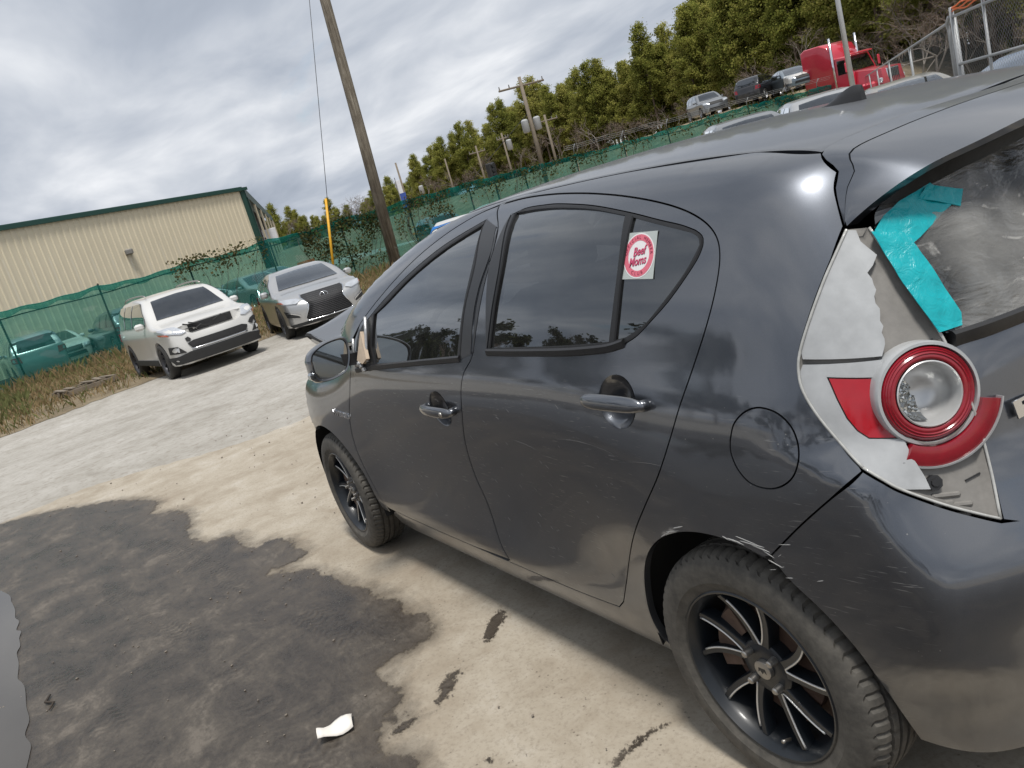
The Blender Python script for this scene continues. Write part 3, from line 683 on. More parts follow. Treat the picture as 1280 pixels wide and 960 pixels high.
tyre_mat()
plain('brake_dirt', (.12, .078, .056), .85, var=.5, scale=35, bump=.3)
WM = Matrix(((1, 0, 0, 0), (0, 0, 1, 0), (0, -1, 0, 0), (0, 0, 0, 1)))      # axle along +y
def tyre_mesh(R=.303, n=256):
    S = R/.303
    half = [(.196, .070), (.203, .079), (.214, .084), (.228, .0895), (.231, .0915), (.240, .092), (.262, .0915), (.276, .087), (.287, .080), (.293, .074), (.2975, .066), (.300, .060)]
    tread = [(.3015, .050), (.3018, .044), (.294, .043), (.294, .036), (.3025, .035), (.303, .018), (.295, .017), (.295, .009), (.303, .008)]
    prof = half+tread; prof = prof+[(r, -h) for r, h in prof[::-1]]
    m = len(prof); vs = []; fs = []
    for k in range(n):
        a = 2*math.pi*k/n
        for i, (r, h) in enumerate(prof):
            ii = min(i, m-1-i); rr = r
            if k % 4 == 0 and 8 <= ii <= 13: rr -= .006 if ii >= 9 else .002
            if k % 6 == 2 and 15 <= ii <= 16: rr -= .004
            sk = .010*abs(h)/.09 if ii > 8 else 0
            aa = a+sk/.3
            p = WM @ Vector((rr*S*math.cos(aa), rr*S*math.sin(aa), h)); vs.append(tuple(p))
    for k in range(n):
        j = (k+1) % n
        for i in range(m-1): fs.append((k*m+i, j*m+i, j*m+i+1, k*m+i+1))
    mb = MB(); mb.add(vs, fs); return mb.mesh('tyre', auto=28)
def polar(r, a, h): return WM @ Vector((r*math.cos(a), r*math.sin(a), h))
def spoke_ang(r, k, side):
    """angle of the spoke centre line; five V windows, two spokes each"""
    u = (r-.040)/.15; th = rad(72*k+52)
    return th+side*rad(8+10.5*max(u, 0)**.5)+rad(9)*u*u
def hsp(r): u = (r-.04)/.15; return .046+.016*u*u
def spw(r): return .0098-.001*((r-.036)/.15)+.004*max(0, 1-(r-.036)/.05)
def spoke_mesh(k, side):
    rings = []
    for r in np.linspace(.036, .188, 11):
        a = spoke_ang(r, k, side); wd = spw(r); h = hsp(r); da = wd/r
        rings.append([polar(r, a-da, h-.034), polar(r, a-da, h-.005), polar(r, a-da*.72, h), polar(r, a+da*.72, h), polar(r, a+da, h-.005), polar(r, a+da, h-.034)])
    mb = MB(); mb.loft(rings); return mb.mesh('spoke', auto=45)
def stripe_mesh(k):
    pts = []
    rr = np.linspace(.184, .064, 14)
    def edge(r, s):
        wd = spw(r)
        return polar(r, spoke_ang(r, k, s)-s*wd*.92/r, hsp(r)+.0004)
    pts = [edge(r, -1) for r in rr[0:]]+[edge(r, 1) for r in rr[::-1][:13]]
    mb = MB(); mb.tube(pts, .0026, 5); return mb.mesh('machined_edge', smooth=True)
def rim_mesh():
    mb = MB()
    mb.lathe([(.2085, .076), (.2085, .082), (.2055, .0845), (.2015, .0835), (.1985, .078), (.1935, .069), (.1885, .058), (.1865, .040), (.182, .02), (.178, -.06), (.200, -.078), (.204, -.078)], 96, WM)
    mb.lathe([(0, .0475), (.030, .0475), (.060, .0465), (.0665, .042), (.069, .034), (.069, .004)], 48, WM)
    return mb.mesh('wheel', auto=35)
W = dict(tyre=tyre_mesh(), rim=rim_mesh(), spokes=[[spoke_mesh(k, s) for s in (-1, 1)] for k in range(5)], stripes=[stripe_mesh(k) for k in range(5)])
def lug(a):
    mb = MB(); c = [polar(.049, a, h) for h in (.040, .056, .060, .068, .0705)]
    mb.tube(c, [.0095, .0095, .0085, .0085, .006], 10); return mb.mesh('lug_nut', auto=40)
W['lugs'] = [lug(rad(45+90*i)) for i in range(4)]
mb = MB(); mb.lathe([(.0, .0585), (.018, .0585), (.0225, .057), (.0240, .052), (.0240, .040)], 32, WM); W['cap'] = mb.mesh('hub_cap', auto=40)
# crown emblem on the cap
mb = MB(); zc = .0592
cr = [(-.009, -.006), (.009, -.006), (.0115, .006), (.0055, .0005), (0, .0085), (-.0055, .0005), (-.0115, .006)]
mb.add([WM @ Vector((x, y, zc)) for x, y in cr]+[WM @ Vector((x, y, zc-.002)) for x, y in cr], [tuple(range(7))]+[(i, (i+1) % 7, (i+1) % 7+7, i+7) for i in range(7)]); W['crown'] = mb.mesh('cap_emblem')
mb = MB(); mb.lathe([(.055, .012), (.128, .012), (.130, .008), (.130, -.006), (.055, -.006)], 64, WM); W['disc'] = mb.mesh('brake_disc', auto=40)
mb = MB(); mb.lathe([(.150, -.015), (.02, -.012)], 48, WM); mb.lathe([(.150, -.015), (.176, -.02)], 48, WM); W['back'] = mb.mesh('backing_plate')
mb = MB(); rg = []
for a in np.linspace(rad(-55), rad(20), 9):
    rg.append([polar(r, a, h) for r, h in ((.085, .035), (.148, .035), (.155, .022), (.155, -.01), (.085, -.01))])
mb.loft(rg); W['caliper'] = mb.mesh('brake_caliper', auto=40)
mb = MB(); mb.tube([polar(.176, rad(100), .050), polar(.170, rad(100), .066), polar(.168, rad(100), .074)], [.004, .0035, .0045], 8); W['valve'] = mb.mesh('valve_stem', smooth=True)
def add_wheel(x, side, rot, steer=0., clean=False):
    wh = link('wheel', W['rim'] if side > 0 else W['rim'], 'rim_black', prius)
    wh.location = (x, side*.745, .303); wh.rotation_euler = (0, rot, (0 if side > 0 else math.pi)+steer)
    wh.rotation_mode = 'XYZ'
    link('tyre', W['tyre'], 'tyre', wh)
    for pr in W['spokes']:
        for me in pr: link('spoke', me, 'rim_black', wh)
    for me in W['stripes']: link('machined_edge', me, 'machined', wh)
    for me in W['lugs']: link('lug_nut', me, 'dull_steel', wh)
    link('hub_cap', W['cap'], 'dull_steel', wh); link('cap_emblem', W['crown'], 'black_trim', wh)
    link('brake_disc', W['disc'], 'rust_disc', wh); link('backing_plate', W['back'], 'brake_dirt', wh)
    link('brake_caliper', W['caliper'], 'brake_dirt', wh); link('valve_stem', W['valve'], 'dull_steel', wh)
add_wheel(0, 1, 0); add_wheel(2.55, 1, rad(30), rad(-1.5)); add_wheel(0, -1, 0); add_wheel(2.55, -1, 0)

# wheel-arch liners, floor and cabin
for x0 in (0, 2.55):
    for sgn in (1, -1):
        mb = MB(); A = np.linspace(rad(-12), rad(192), 30)
        prof = [(1.035, .825), (1.06, .78), (1.06, .55)]
        rg = [[(x0+.352*k*math.cos(a), sgn*min(yy, .800+.02*math.sin(a), (9 if a < rad(115) or x0 > 1 else .80-.13*min(1, (a-rad(115))/rad(60)))), .308+.352*k*math.sin(a)) for k, yy in prof]+[(x0+.05*math.cos(a), sgn*.54, .308+.05*math.sin(a))] for a in A]
        mb.loft(rg, closed=False, cap=False); mb.build('arch_liner', 'well_black', prius, smooth=True, fix=False)
mb = MB(); mb.box((1.35, 0, .20), (3.2, 1.06, .06)); mb.box((1.27, 0, .21), (1.75, 1.50, .05)); mb.box((-.35, 0, .26), (.35, 1.1, .10)); mb.build('underbody', 'well_black', prius)
mb = MB(); mb.rbox((2.02, 0, .80), (.34, 1.40, .34), .06); mb.build('dashboard', 'interior', prius)
mb = MB(); mb.rbox((-.15, 0, .72), (.5, 1.2, .12), .03); mb.build('boot_floor', 'interior', prius)
for (x, ys) in ((1.15, (.37, -.37)), (.25, (.36, -.36))):
    for y in ys:
        st = MB(); st.rbox((x+.18, y, .52), (.50, .50, .16), .05); st.build('seat', 'interior', prius)
        st = MB(); st.rbox((x-.12, y, .86), (.14, .48, .62), .05, Matrix.Rotation(rad(-14), 3, 'Y')); s_ = st.build('seat_back', 'interior', prius)
        st = MB(); st.rbox((x-.22, y, 1.24), (.10, .26, .18), .04, Matrix.Rotation(rad(-10), 3, 'Y')); st.build('headrest', 'interior', prius)
mb = MB(); pts = [(1.72+.04*math.sin(a), .37+.18*math.cos(a), .93+.18*math.sin(a)) for a in np.linspace(0, 2*math.pi, 25)]; mb.tube(pts, .014, 8); mb.build('steering_wheel', 'interior', prius, smooth=True)
# bare front end behind the missing bumper
mb = MB(); mb.rbox((2.78, 0, .60), (.10, 1.20, .50), .02); mb.build('radiator_support', 'well_black', prius)
mb = MB(); mb.rbox((3.0, 0, .48), (.08, 1.1, .12), .02); mb.build('crash_beam', 'dull_steel', prius)
mb = MB(); mb.rbox((2.45, 0, .60), (.55, .95, .45), .05); mb.build('engine', 'well_black', prius)

# ------------------------------------------------------------------ door handles
def door_handle(c, L_, nm):
    c = Ys([(c[0], c[2])])[0]; n = grad(FP, c[None])[0]
    X = np.array([1, 0, 0.]); X = X-n*X.dot(n); X /= np.linalg.norm(X); Zv = np.cross(X, n); Zv = Zv if Zv[2] > 0 else -Zv
    # pressed cup
    mb = MB(); rings = []
    for k, d in ((1.04, .0005), (1.0, -.002), (.93, -.008), (.75, -.022), (.45, -.030), (.02, -.032)):
        rings.append([tuple(np.array(Ys([(c[0]+.062*k*math.cos(a), c[2]+.060*k*math.sin(a))])[0])+n*d) for a in np.linspace(0, 2*math.pi, 33)[:-1]])
    mb.loft(rings, cap=False); cup = mb.build('handle_cup', 'prius_paint', prius, smooth=True)
    mb = MB(); rings = []
    for u in np.linspace(-1, 1, 17):
        e = math.sqrt(max(0, 1-abs(u)**6)); hh = .0175*max(e, .25)+.002*(1-u*u); pr = .020+.012*(1-u*u); th = .016
        o = c+X*(u*L_/2)+Zv*.003*(1-u*u)
        rings.append([tuple(o+Zv*(hh*math.cos(a))+n*(pr+th*.55*math.sin(a)-.006*(1-e))) for a in np.linspace(0, 2*math.pi, 15)[:-1]])
    mb.loft(rings); h = mb.build('door_handle', 'prius_paint', prius, smooth=True)
    for s_ in (-1, 1):
        q = MB(); o = c+X*(s_*L_*.44); q.tube([tuple(o-n*.004), tuple(o+n*.022)], [.014, .012], 10); q.build('handle_mount', 'prius_paint', h, smooth=True)
    return h, c, n, X, Zv
hr = door_handle(hr_c, .225, 'rear'); hf = door_handle(hf_c, .225, 'front')
_, c, n, X, Zv = hf
mb = MB(); o = c-X*.068+n*.0385; mb.tube([tuple(o-n*.008), tuple(o), tuple(o+n*.001)], [.009, .0085, .007], 14); mb.build('key_lock', 'dull_steel', prius, smooth=True)

# ------------------------------------------------------------------ left door mirror
glp = [(.997,1.062),(.985,1.083),(.960,1.097),(.926,1.106),(.885,1.108),(.857,1.103),(.847,1.082),(.852,1.045),(.865,1.012),(.880,.992),(.905,.982),(.949,.979),(.985,.987),(.998,1.012)]
glc = catmull(np.array(glp+glp[:1], float), 4)[:-1]; gc = glc.mean(0)
for sgn in (1, -1):
    mb = MB(); rings = []
    for xx, k, sh in ((1.826, 1.03, 0), (1.824, 1.10, 0), (1.835, 1.17, 0), (1.87, 1.20, .002), (1.91, 1.08, .006), (1.945, .82, .010), (1.965, .45, .012), (1.970, .05, .012)):
        rings.append([(xx, sgn*(gc[0]+(p[0]-gc[0])*k), gc[1]+(p[1]-gc[1])*k-sh) for p in glc])
    mb.loft(rings, cap=False); hs = mb.build('door_mirror', 'prius_paint', prius, auto=50)
    mb = MB(); mb.loft([[(1.826, sgn*(gc[0]+(p[0]-gc[0])*1.035), gc[1]+(p[1]-gc[1])*1.035) for p in glc], [(1.834, sgn*(gc[0]+(p[0]-gc[0])*.97), gc[1]+(p[1]-gc[1])*.97) for p in glc]], cap=False); mb.build('mirror_rim', 'black_trim', hs)
    mb = MB(); mb.add([(1.833+.02*(p[0]-gc[0]), sgn*p[0], p[1]) for p in glc], [tuple(range(len(glc)))]); mb.build('mirror_glass', 'mirror_face', hs, fix=False) if 'mirror_face' in MATS else (plain('mirror_face', (.42, .45, .46), .03, 1., var=.05), mb.build('mirror_glass', 'mirror_face', hs, fix=False))
    mb = MB(); mb.loft([[(1.86+dx, sgn*y_, z_+dz) for dx, dz in ((-.03, -.018), (.05, -.018), (.06, .03), (-.03, .03))] for y_, z_ in ((.79, 1.005), (.84, 1.01), (.88, 1.02))]); mb.build('mirror_arm', 'black_trim', hs, auto=40)
    mb = MB(); mb.rbox((1.845, sgn*1.012, 1.005), (.05, .022, .03), .008); mb.build('turn_signal', 'clear_glass', hs)
# torn corner trim by the mirror: foam wedge, foil and loose clips
def onside(px): return Ys(px)
fz = np.array(Ys([(1.80, 1.005), (1.745, 1.112), (1.700, 1.012), (1.745, .992)])); nz_ = grad(FP, fz)
mb = MB(); a = [tuple(p+q*.010) for p, q in zip(fz, nz_)]; b = [tuple(p+q*.024) for p, q in zip(fz, nz_)]; mb.loft([a, b]); mb.build('foam_wedge', 'beige_foam', prius)
for P_, w_ in ((Ys([(1.722, 1.165), (1.716, 1.10), (1.722, 1.04), (1.718, 1.0)]), .007), (Ys([(1.86, 1.085), (1.865, 1.04), (1.85, 1.0), (1.845, .975)]), .006)):
    mb = MB(); N2 = grad(FP, P_); mb.tube([tuple(p+q*.012) for p, q in zip(P_, N2)], w_, 6); mb.build('foil_strip', 'alu_tape', prius, smooth=True)
for x_, z_ in ((1.79, .985), (1.765, .972), (1.815, .992)):
    p = Ys([(x_, z_)])[0]; mb = MB(); mb.rbox(tuple(p+np.array([0, .012, 0])), (.022, .016, .018), .004, Matrix.Rotation(x_*9, 3, 'Y')); mb.build('trim_clip', 'alu_tape', prius)

# ------------------------------------------------------------------ lettering
def text_mesh(name, s, size, M, mat, parent, extrude=.001, shear=0., bold=0., width=None, spacing=1.0):
    cu = bpy.data.curves.new(name, 'FONT'); cu.body = s; cu.size = size; cu.extrude = extrude; cu.shear = shear; cu.offset = bold
    cu.align_x = 'CENTER'; cu.align_y = 'CENTER'; cu.resolution_u = 3; cu.space_character = spacing
    ob = bpy.data.objects.new(name, cu); COL.objects.link(ob); bpy.context.view_layer.update()
    me = bpy.data.meshes.new_from_object(ob.evaluated_get(bpy.context.evaluated_depsgraph_get())); bpy.data.objects.remove(ob)
    if width:
        xs = [v.co.x for v in me.vertices]; k = width/(max(xs)-min(xs))
        for v in me.vertices: v.co.x *= k
    me.transform(M); me.materials.clear(); return link(name, me, mat, parent)
def frame(c, n, xdir):
    n = Vector(n).normalized(); x = Vector(xdir); x = (x-n*x.dot(n)).normalized(); y = n.cross(x)
    return Matrix(((x.x, y.x, n.x, c[0]), (x.y, y.y, n.y, c[1]), (x.z, y.z, n.z, c[2]), (0, 0, 0, 1)))
p = Ys([(2.225, .744)])[0]; n = grad(FP, p[None])[0]
text_mesh('hybrid_badge', 'HYBRID', .032, frame(p+n*.002, n, (-1, 0, -.06)), 'chrome', prius, .002, bold=.0014, width=.19)
p = Rs([(.405, .878)])[0]; n = grad(FP, p[None])[0]
text_mesh('model_badge', 'PRIUS', .042, frame(p+n*.002, n, (0, -1, 0)), 'chrome', prius, .0015, bold=.0012, width=.30)

# ------------------------------------------------------------------ antenna
p = Zs([(.115, 0)])[0]; mb = MB(); rings = []
for u in np.linspace(0, 1, 12):
    hh = .040*math.sin(math.pi*min(1, .12+u*.62))**1.0*(u**.9)*1.25; wd = .024*(.25+.75*math.sin(math.pi*(.15+.75*u)))
    x = p[0]+.055-.115*u; zb = Zs([(x, 0)])[0][2]
    rings.append([(x, -wd, zb-.004), (x, -wd*.75, zb+hh*.45), (x, -wd*.25, zb+hh*.95), (x, 0, zb+hh), (x, wd*.25, zb+hh*.95), (x, wd*.75, zb+hh*.45), (x, wd, zb-.004)])
mb.loft(rings, closed=True); mb.build('roof_antenna', 'black_trim', prius, auto=50)

# ------------------------------------------------------------------ tail lights
LA = np.array(D['lamp_l']); LB = np.array(D['lamp_b']); LR = smooth_pts(D['lamp_r'], 1); LT = np.array(D['lamp_t'])
def offp(P, off): P = Cs(P); return P+grad(FP, P)*off
def reproj(P): return Cs(P)
for sgn in (1, -1):
    mirr = sgn < 0
    def build_p(name, segs, mat, parent, off, **kw):
        if not mirr: return panel(FP, name, segs, 'C', mat, parent, off=off, **kw)[0]
        segs2 = [(np.asarray(P, float)*np.array([1, -1, 1]), s_) for P, s_ in segs]
        return panel(FP, name, segs2, 'C', mat, parent, off=off, **kw)[0]
    rc = np.array([-.416, .668, .946]); ra = np.array([-.86, .485, .13]); ra /= np.linalg.norm(ra); fm_ = frame(rc, ra, (0, -1, 0))
    hole = np.array([tuple(fm_ @ Vector((.080*math.cos(a), .080*math.sin(a), 0))) for a in np.linspace(0, 2*math.pi, 30)[:-1]])*np.array([1, sgn, 1])
    lamp = build_p('tail_light', [(LA, 1), (LB[1:], 1), (LR[1:], 1), (LT, 0)], 'grey_plastic', prius, -.014, holes=[[(hole, 0)]], inset=.003, roll=.008, drop=-.014, flange=.03, step=.02)
    if not mirr: lamp['label'] = 'broken tail light with cracked white cover'
    # cracked outer cover, upper and lower pieces
    crack = np.array(D['crack']); rnd = random.Random(4)
    cr = resample(crack, .012, False); cr = np.array([q+np.array([rnd.uniform(-.002, .002), rnd.uniform(-.005, .005), 0]) for q in cr])
    up = [(LA[:5], 1), ([D['white_seam'][0]], 0), ([D['white_seam'][1]], 0), (cr[::-1], 0), ([(-.300, .612, 1.215), (-.297, .612, 1.236)], 0)]
    build_p('upper_cover', up, 'white_plastic', lamp, .001, inset=.003, roll=.004, flange=.012, step=.02)
    lo_edge = np.array([(-.362, .695, 1.016), (-.37, .70, .985), (-.385, .71, .93), (-.392, .715, .888), (-.398, .722, .872), (-.405, .722, .850), (-.416, .716, .815), (-.420, .713, .789), (-.409, .722, .772)])
    lo = [([D['white_seam'][1]], 0), (np.array([D['white_seam'][0]])-np.array([0, 0, .004]), 0), (LA[5:], 1), (LB[1:3], 1), (lo_edge[::-1][1:], 0)]
    build_p('lower_cover', lo, 'white_plastic', lamp, .001, holes=[[(D['red_side'] if not mirr else np.array(D['red_side'])*np.array([1, -1, 1]), 0)]], inset=.0025, roll=.003, flange=.012, step=.018)
    build_p('side_reflector', [(D['red_side'], 0)], 'red_lens', lamp, -.001, inset=-.0005, roll=.004, drop=.002, flange=.01, step=.02)
    # round lamp unit
    c = np.array([-.416, .668, .946])-.003*np.array([-.86, .485, .13]); ax = np.array([-.86, .485, .13]); ax /= np.linalg.norm(ax)
    c = c*np.array([1, sgn, 1]); ax = ax*np.array([1, sgn, 1])
    Fm = frame(c, ax, (0, -1 if sgn > 0 else 1, 0))
    def lathe(name, prof, mat, n=64, a0=None, a1=None, parent=lamp):
        mb = MB()
        if a0 is None: mb.lathe(prof, n, Fm)
        else:
            rg = [[Fm @ Vector((r*math.cos(a), r*math.sin(a), h)) for r, h in prof] for a in np.linspace(a0, a1, n)]
            mb.loft(rg)
        return mb.build(name, mat, parent, auto=40)
    lathe('lamp_ring', [(.091, -.075), (.092, -.010), (.0915, .000), (.0895, .0035), (.0845, .004), (.0835, -.004), (.0835, -.02)], 'white_plastic')
    rl = lathe('ring_lens', [(.083, -.006), (.0825, .000), (.079, .004), (.077, .0032), (.075, .0062), (.073, .0048), (.070, .0072), (.068, .0055), (.065, .0070), (.061, .0062), (.0575, .002), (.0575, -.012)], 'dark_red_lens')
    lathe('lamp_bowl', [(.0580, .0065), (.0560, .0080), (.0540, .004), (.052, -.022), (.042, -.044), (.025, -.056), (.0, -.058)], 'silver_bowl')
    # bulb reflector: little facets on the side of the bowl
    rnd = random.Random(7); mb = MB()
    for i in range(0):
        a = rad(rnd.uniform(110, 255)); r = rnd.uniform(.010, .047); h = -.054+.040*(r/.053)**2.2
        p = Fm @ Vector((r*math.cos(a), r*math.sin(a), h+.004)); q = rnd.uniform(.007, .012)
        mb.rbox(p, (q, q, q), q*.3, Matrix.Rotation(rnd.uniform(0, 3), 3, Vector((rnd.random(), rnd.random(), rnd.random()+.1))))
    A_ = np.linspace(rad(112), rad(262), 13); R_ = np.linspace(.008, .0505, 8)
    bowl_h = lambda r: float(np.interp(r, [0, .025, .042, .052, .054], [-.058, -.056, -.044, -.022, .004]))+.009
    for i in range(12):
        for j in range(7):
            q = [(R_[j], A_[i]), (R_[j+1], A_[i]), (R_[j+1], A_[i+1]), (R_[j], A_[i+1])]
            v = [Fm @ Vector((r*.97*math.cos(a), r*.97*math.sin(a), bowl_h(r))) for r, a in q]; cc_ = sum(v, Vector())/4
            tip = cc_+Vector(ax)*rnd.uniform(.0015, .0045)+Vector((rnd.uniform(-.002, .002), rnd.uniform(-.002, .002), rnd.uniform(-.002, .002)))
            mb.add(v+[tip], [(0, 1, 4), (1, 2, 4), (2, 3, 4), (3, 0, 4)])
    mb.build('bulb_reflector', 'clear_lens', lamp) if 'clear_lens' in MATS else (plain('clear_lens', (.60, .61, .60), .07, .95, var=.3, scale=120), mb.build('bulb_reflector', 'clear_lens', lamp))
    # lower red segment below the ring
    s0, s1 = (rad(-178), rad(-48)) if sgn > 0 else (rad(-132), rad(-2))
    if sgn > 0: s0, s1 = rad(-130), rad(-22)
    else: s0, s1 = rad(-158), rad(-50)
    Fm0 = Fm; Fm = frame(c+ax*.012+np.array([0, 0, -.004]), ax, (0, -1 if sgn > 0 else 1, 0))
    lathe('stop_lens', [(.088, -.02), (.088, .000), (.104, .003), (.122, -.003), (.122, -.02)], 'dark_red_lens', 24, s0, s1)
    lathe('lens_rim', [(.1225, -.02), (.1225, -.000), (.1260, -.001), (.1270, -.02)], 'white_plastic', 28, s0-.03, s1+.03)
    for a, w_ in ():
        mb = MB(); a = rad(a); pts = [(.094, a-.08), (.094, a+.08), (.112, a)]
        v = [Fm @ Vector((r*math.cos(t), r*math.sin(t), .002)) for r, t in pts]+[Fm @ Vector((.102*math.cos(a), .102*math.sin(a), .006))]
        mb.add(v, [(0, 1, 3), (1, 2, 3), (2, 0, 3)]); mb.build('lens_prism', 'red_lens', lamp)
    Fm = Fm0
    for sg_, nm_ in ((LA, 'lens_flange'), (LB, 'lens_flange'), (LR, 'lens_flange')):
        C_ = catmull(sg_, 4)*np.array([1, sgn, 1]); C_ = C_+(np.array([-.40, .68*sgn, .95])-C_)*.012; C_ = Cs(C_); N3 = grad(FP, C_)
        mb = MB(); mb.tube([tuple(p_+q_*.0015) for p_, q_ in zip(C_, N3)], .0028, 6); mb.build(nm_, 'clear_edge' if 'clear_edge' in MATS else plain('clear_edge', (.42, .42, .40), .25, var=.4, scale=60, Coat_Weight=.8), lamp, smooth=True)
    # fixing bolt, socket, ribs and slots on the bare housing
    def pt(y, z, o=0.0):
        P = Cs([(-.43, y*sgn, z)]); return P[0], grad(FP, P)[0]
    p, n = pt(.712, .800); mb = MB()
    mb.tube([tuple(p-n*.014), tuple(p-n*.004), tuple(p-n*.004), tuple(p-n*.001)], [.014, .014, .008, .007], 8); mb.build('fixing_bolt', 'black_trim', lamp, auto=40)
    for y_, z_, l_ in ((.690, .776, .05), (.667, .757, .045), (.70, .765, .035), (.676, .742, .04)):
        p, n = pt(y_, z_); f = frame(p-n*.013, n, (-.45, -.85*sgn, -.2)); mb = MB(); mb.rbox((0, 0, 0), (l_, .010, .008), .003); v = MB(); v.add([f @ Vector(q) for q in mb.v], mb.f); v.build('housing_rib', 'grey_plastic', lamp)
    for i in range(4):
        p, n = pt(.628-.004*i, 1.222-.017*i); f = frame(p-n*.0125, n, (-.5, -.8*sgn, .3)); mb = MB(); mb.rbox((0, 0, 0), (.030, .005, .004), .0015); v = MB(); v.add([f @ Vector(q) for q in mb.v], mb.f); v.build('housing_slot', 'black_trim', lamp)
    for y_, z_ in ((.625, 1.085), (.632, 1.03), (.622, .79)):
        p, n = pt(y_, z_); f = frame(p-n*.0125, n, (-.5, -.8*sgn, .2)); mb = MB(); mb.box((0, 0, 0), (.030, .0025, .003)); v = MB(); v.add([f @ Vector(q) for q in mb.v], mb.f); v.build('housing_slot', 'black_trim', lamp)

# ------------------------------------------------------------------ taped plastic over the rear window
def tape_mat():
    t = newmat('teal_tape'); oc = t.n('ShaderNodeTexCoord').outputs['Object']
    wv = t.noise(t.mapping(oc, (1, 1, 1), (.4, .2, .9)), 38, 4, .6, 1.2)
    c = t.mix(t.noise(oc, 30, 3), (.0, .30, .34), (.0, .42, .46))
    t.out(t.n('ShaderNodeBsdfPrincipled', {'Base Color': c, 'Roughness': .30, 'Normal': t.bump(wv, .6, .006)}).outputs[0])
    t = newmat('plastic_film'); oc = t.n('ShaderNodeTexCoord').outputs['Object']
    m = t.mapping(oc, (1, 3.2, 9), (rad(-38), 0, 0)); w1 = t.noise(m, 1.7, 4, .5, .8); w2 = t.noise(m, 3.1, 4, .55, 1.0)
    cre = t.ramp(t.math('ABSOLUTE', t.math('SUBTRACT', w1, .5)), [(.0, 1.), (.022, 0.)])
    cre = t.math('MULTIPLY', cre, t.ramp(w2, [(.45, 0.), (.62, 1.)]))
    nb = t.bump(t.math('ADD', t.math('MULTIPLY', w1, .7), t.math('MULTIPLY', w2, .3)), 1.0, .02)
    tr = t.n('ShaderNodeBsdfTransparent', {'Color': (.80, .80, .78, 1)}).outputs[0]
    gl = t.n('ShaderNodeBsdfGlossy', {'Roughness': .12, 'Normal': nb}).outputs[0]
    df = t.n('ShaderNodeBsdfDiffuse', {'Color': (.62, .61, .58, 1), 'Normal': nb}).outputs[0]
    a = t.n('ShaderNodeMixShader', {0: t.math('MULTIPLY', t.n('ShaderNodeFresnel', {'IOR': 1.5, 'Normal': nb}).outputs[0], 1.3, clamp=True), 1: tr, 2: gl}).outputs[0]
    haze = t.math('ADD', t.math('MULTIPLY', t.math('MULTIPLY', t.ramp(t.noise(oc, 3.0, 3, .5), [(.40, .05), (.60, .50)]), t.ramp(t.n('ShaderNodeSeparateXYZ', {0: oc}).outputs[2], [(.0, 1.), (1.0, 1.)])), .62), t.math('MULTIPLY', cre, .28), clamp=True)
    t.out(t.n('ShaderNodeMixShader', {0: haze, 1: a, 2: df}).outputs[0])
tape_mat()
rw = random.Random(11)
def wrinkle(amp, f):
    ph = [rw.uniform(0, 6) for _ in range(6)]
    def wp(P, Nn):
        d = amp*(np.sin(P[:, 1]*f+P[:, 2]*f*.6+ph[0])+.6*np.sin(P[:, 2]*f*1.7-P[:, 1]*f*.9+ph[1])+.4*np.sin(P[:, 1]*f*3.1+ph[2]+P[:, 2]*f*2.2))
        e = 1e-3; Q = P+Nn*d[:, None]
        g = np.zeros_like(Nn)
        gy = amp*f*(np.cos(P[:, 1]*f+P[:, 2]*f*.6+ph[0])-.54*np.cos(P[:, 2]*f*1.7-P[:, 1]*f*.9+ph[1])+1.24*np.cos(P[:, 1]*f*3.1+ph[2]+P[:, 2]*f*2.2))
        gz = amp*f*(.6*np.cos(P[:, 1]*f+P[:, 2]*f*.6+ph[0])+1.02*np.cos(P[:, 2]*f*1.7-P[:, 1]*f*.9+ph[1])+.88*np.cos(P[:, 1]*f*3.1+ph[2]+P[:, 2]*f*2.2))
        g[:, 1], g[:, 2] = -gy, -gz
        N2 = Nn+g; return Q, N2/np.linalg.norm(N2, axis=1)[:, None]
    return wp
film = [(Rs([(.585, 1.030), (.4, 1.026), (0, 1.022), (-.4, 1.026), (-.585, 1.03)]), 1), (Rs([(-.575, 1.215), (-.5, 1.268), (-.25, 1.288), (.1, 1.290), (.40, 1.272), (.52, 1.252), (.578, 1.215)]), 1)]
f1 = panel(FP, 'window_film', film, 'R', 'plastic_film', prius, off=.006, inset=0, roll=0, flange=0, step=.014, warp=wrinkle(.0022, 26))
f1[0]['label'] = 'crumpled clear plastic sheet over the rear window'
tp = np.array(D['tape'])
t1 = [(Rs([(.598, 1.222), (.568, 1.242), (.528, 1.257), (.450, 1.270), (.421, 1.228), (.46, 1.218), (.538, 1.190), (.575, 1.178)]), 0)]
a1 = panel(FP, 'tape_strip', t1, 'R', 'teal_tape', prius, off=.010, inset=0, roll=.003, drop=.002, flange=.002, step=.008, warp=wrinkle(.0014, 70))
t2 = [(Rs([(.604, 1.222), (.560, 1.205), (.557, 1.15), (.560, 1.10), (.562, 1.055), (.572, 1.036), (.612, 1.036), (.616, 1.09), (.614, 1.14), (.607, 1.19)]), 0)]
panel(FP, 'tape_strip', t2, 'R', 'teal_tape', prius, off=.0125, inset=0, roll=.003, drop=.002, flange=.002, step=.008, warp=wrinkle(.0014, 60))
t3 = [(Rs([(.498, 1.250), (.465, 1.266), (.402, 1.240), (.430, 1.215)]), 0)]
panel(FP, 'tape_strip', t3, 'R', 'teal_tape', prius, off=.014, inset=0, roll=.003, drop=.001, flange=.002, step=.01, warp=wrinkle(.001, 60))

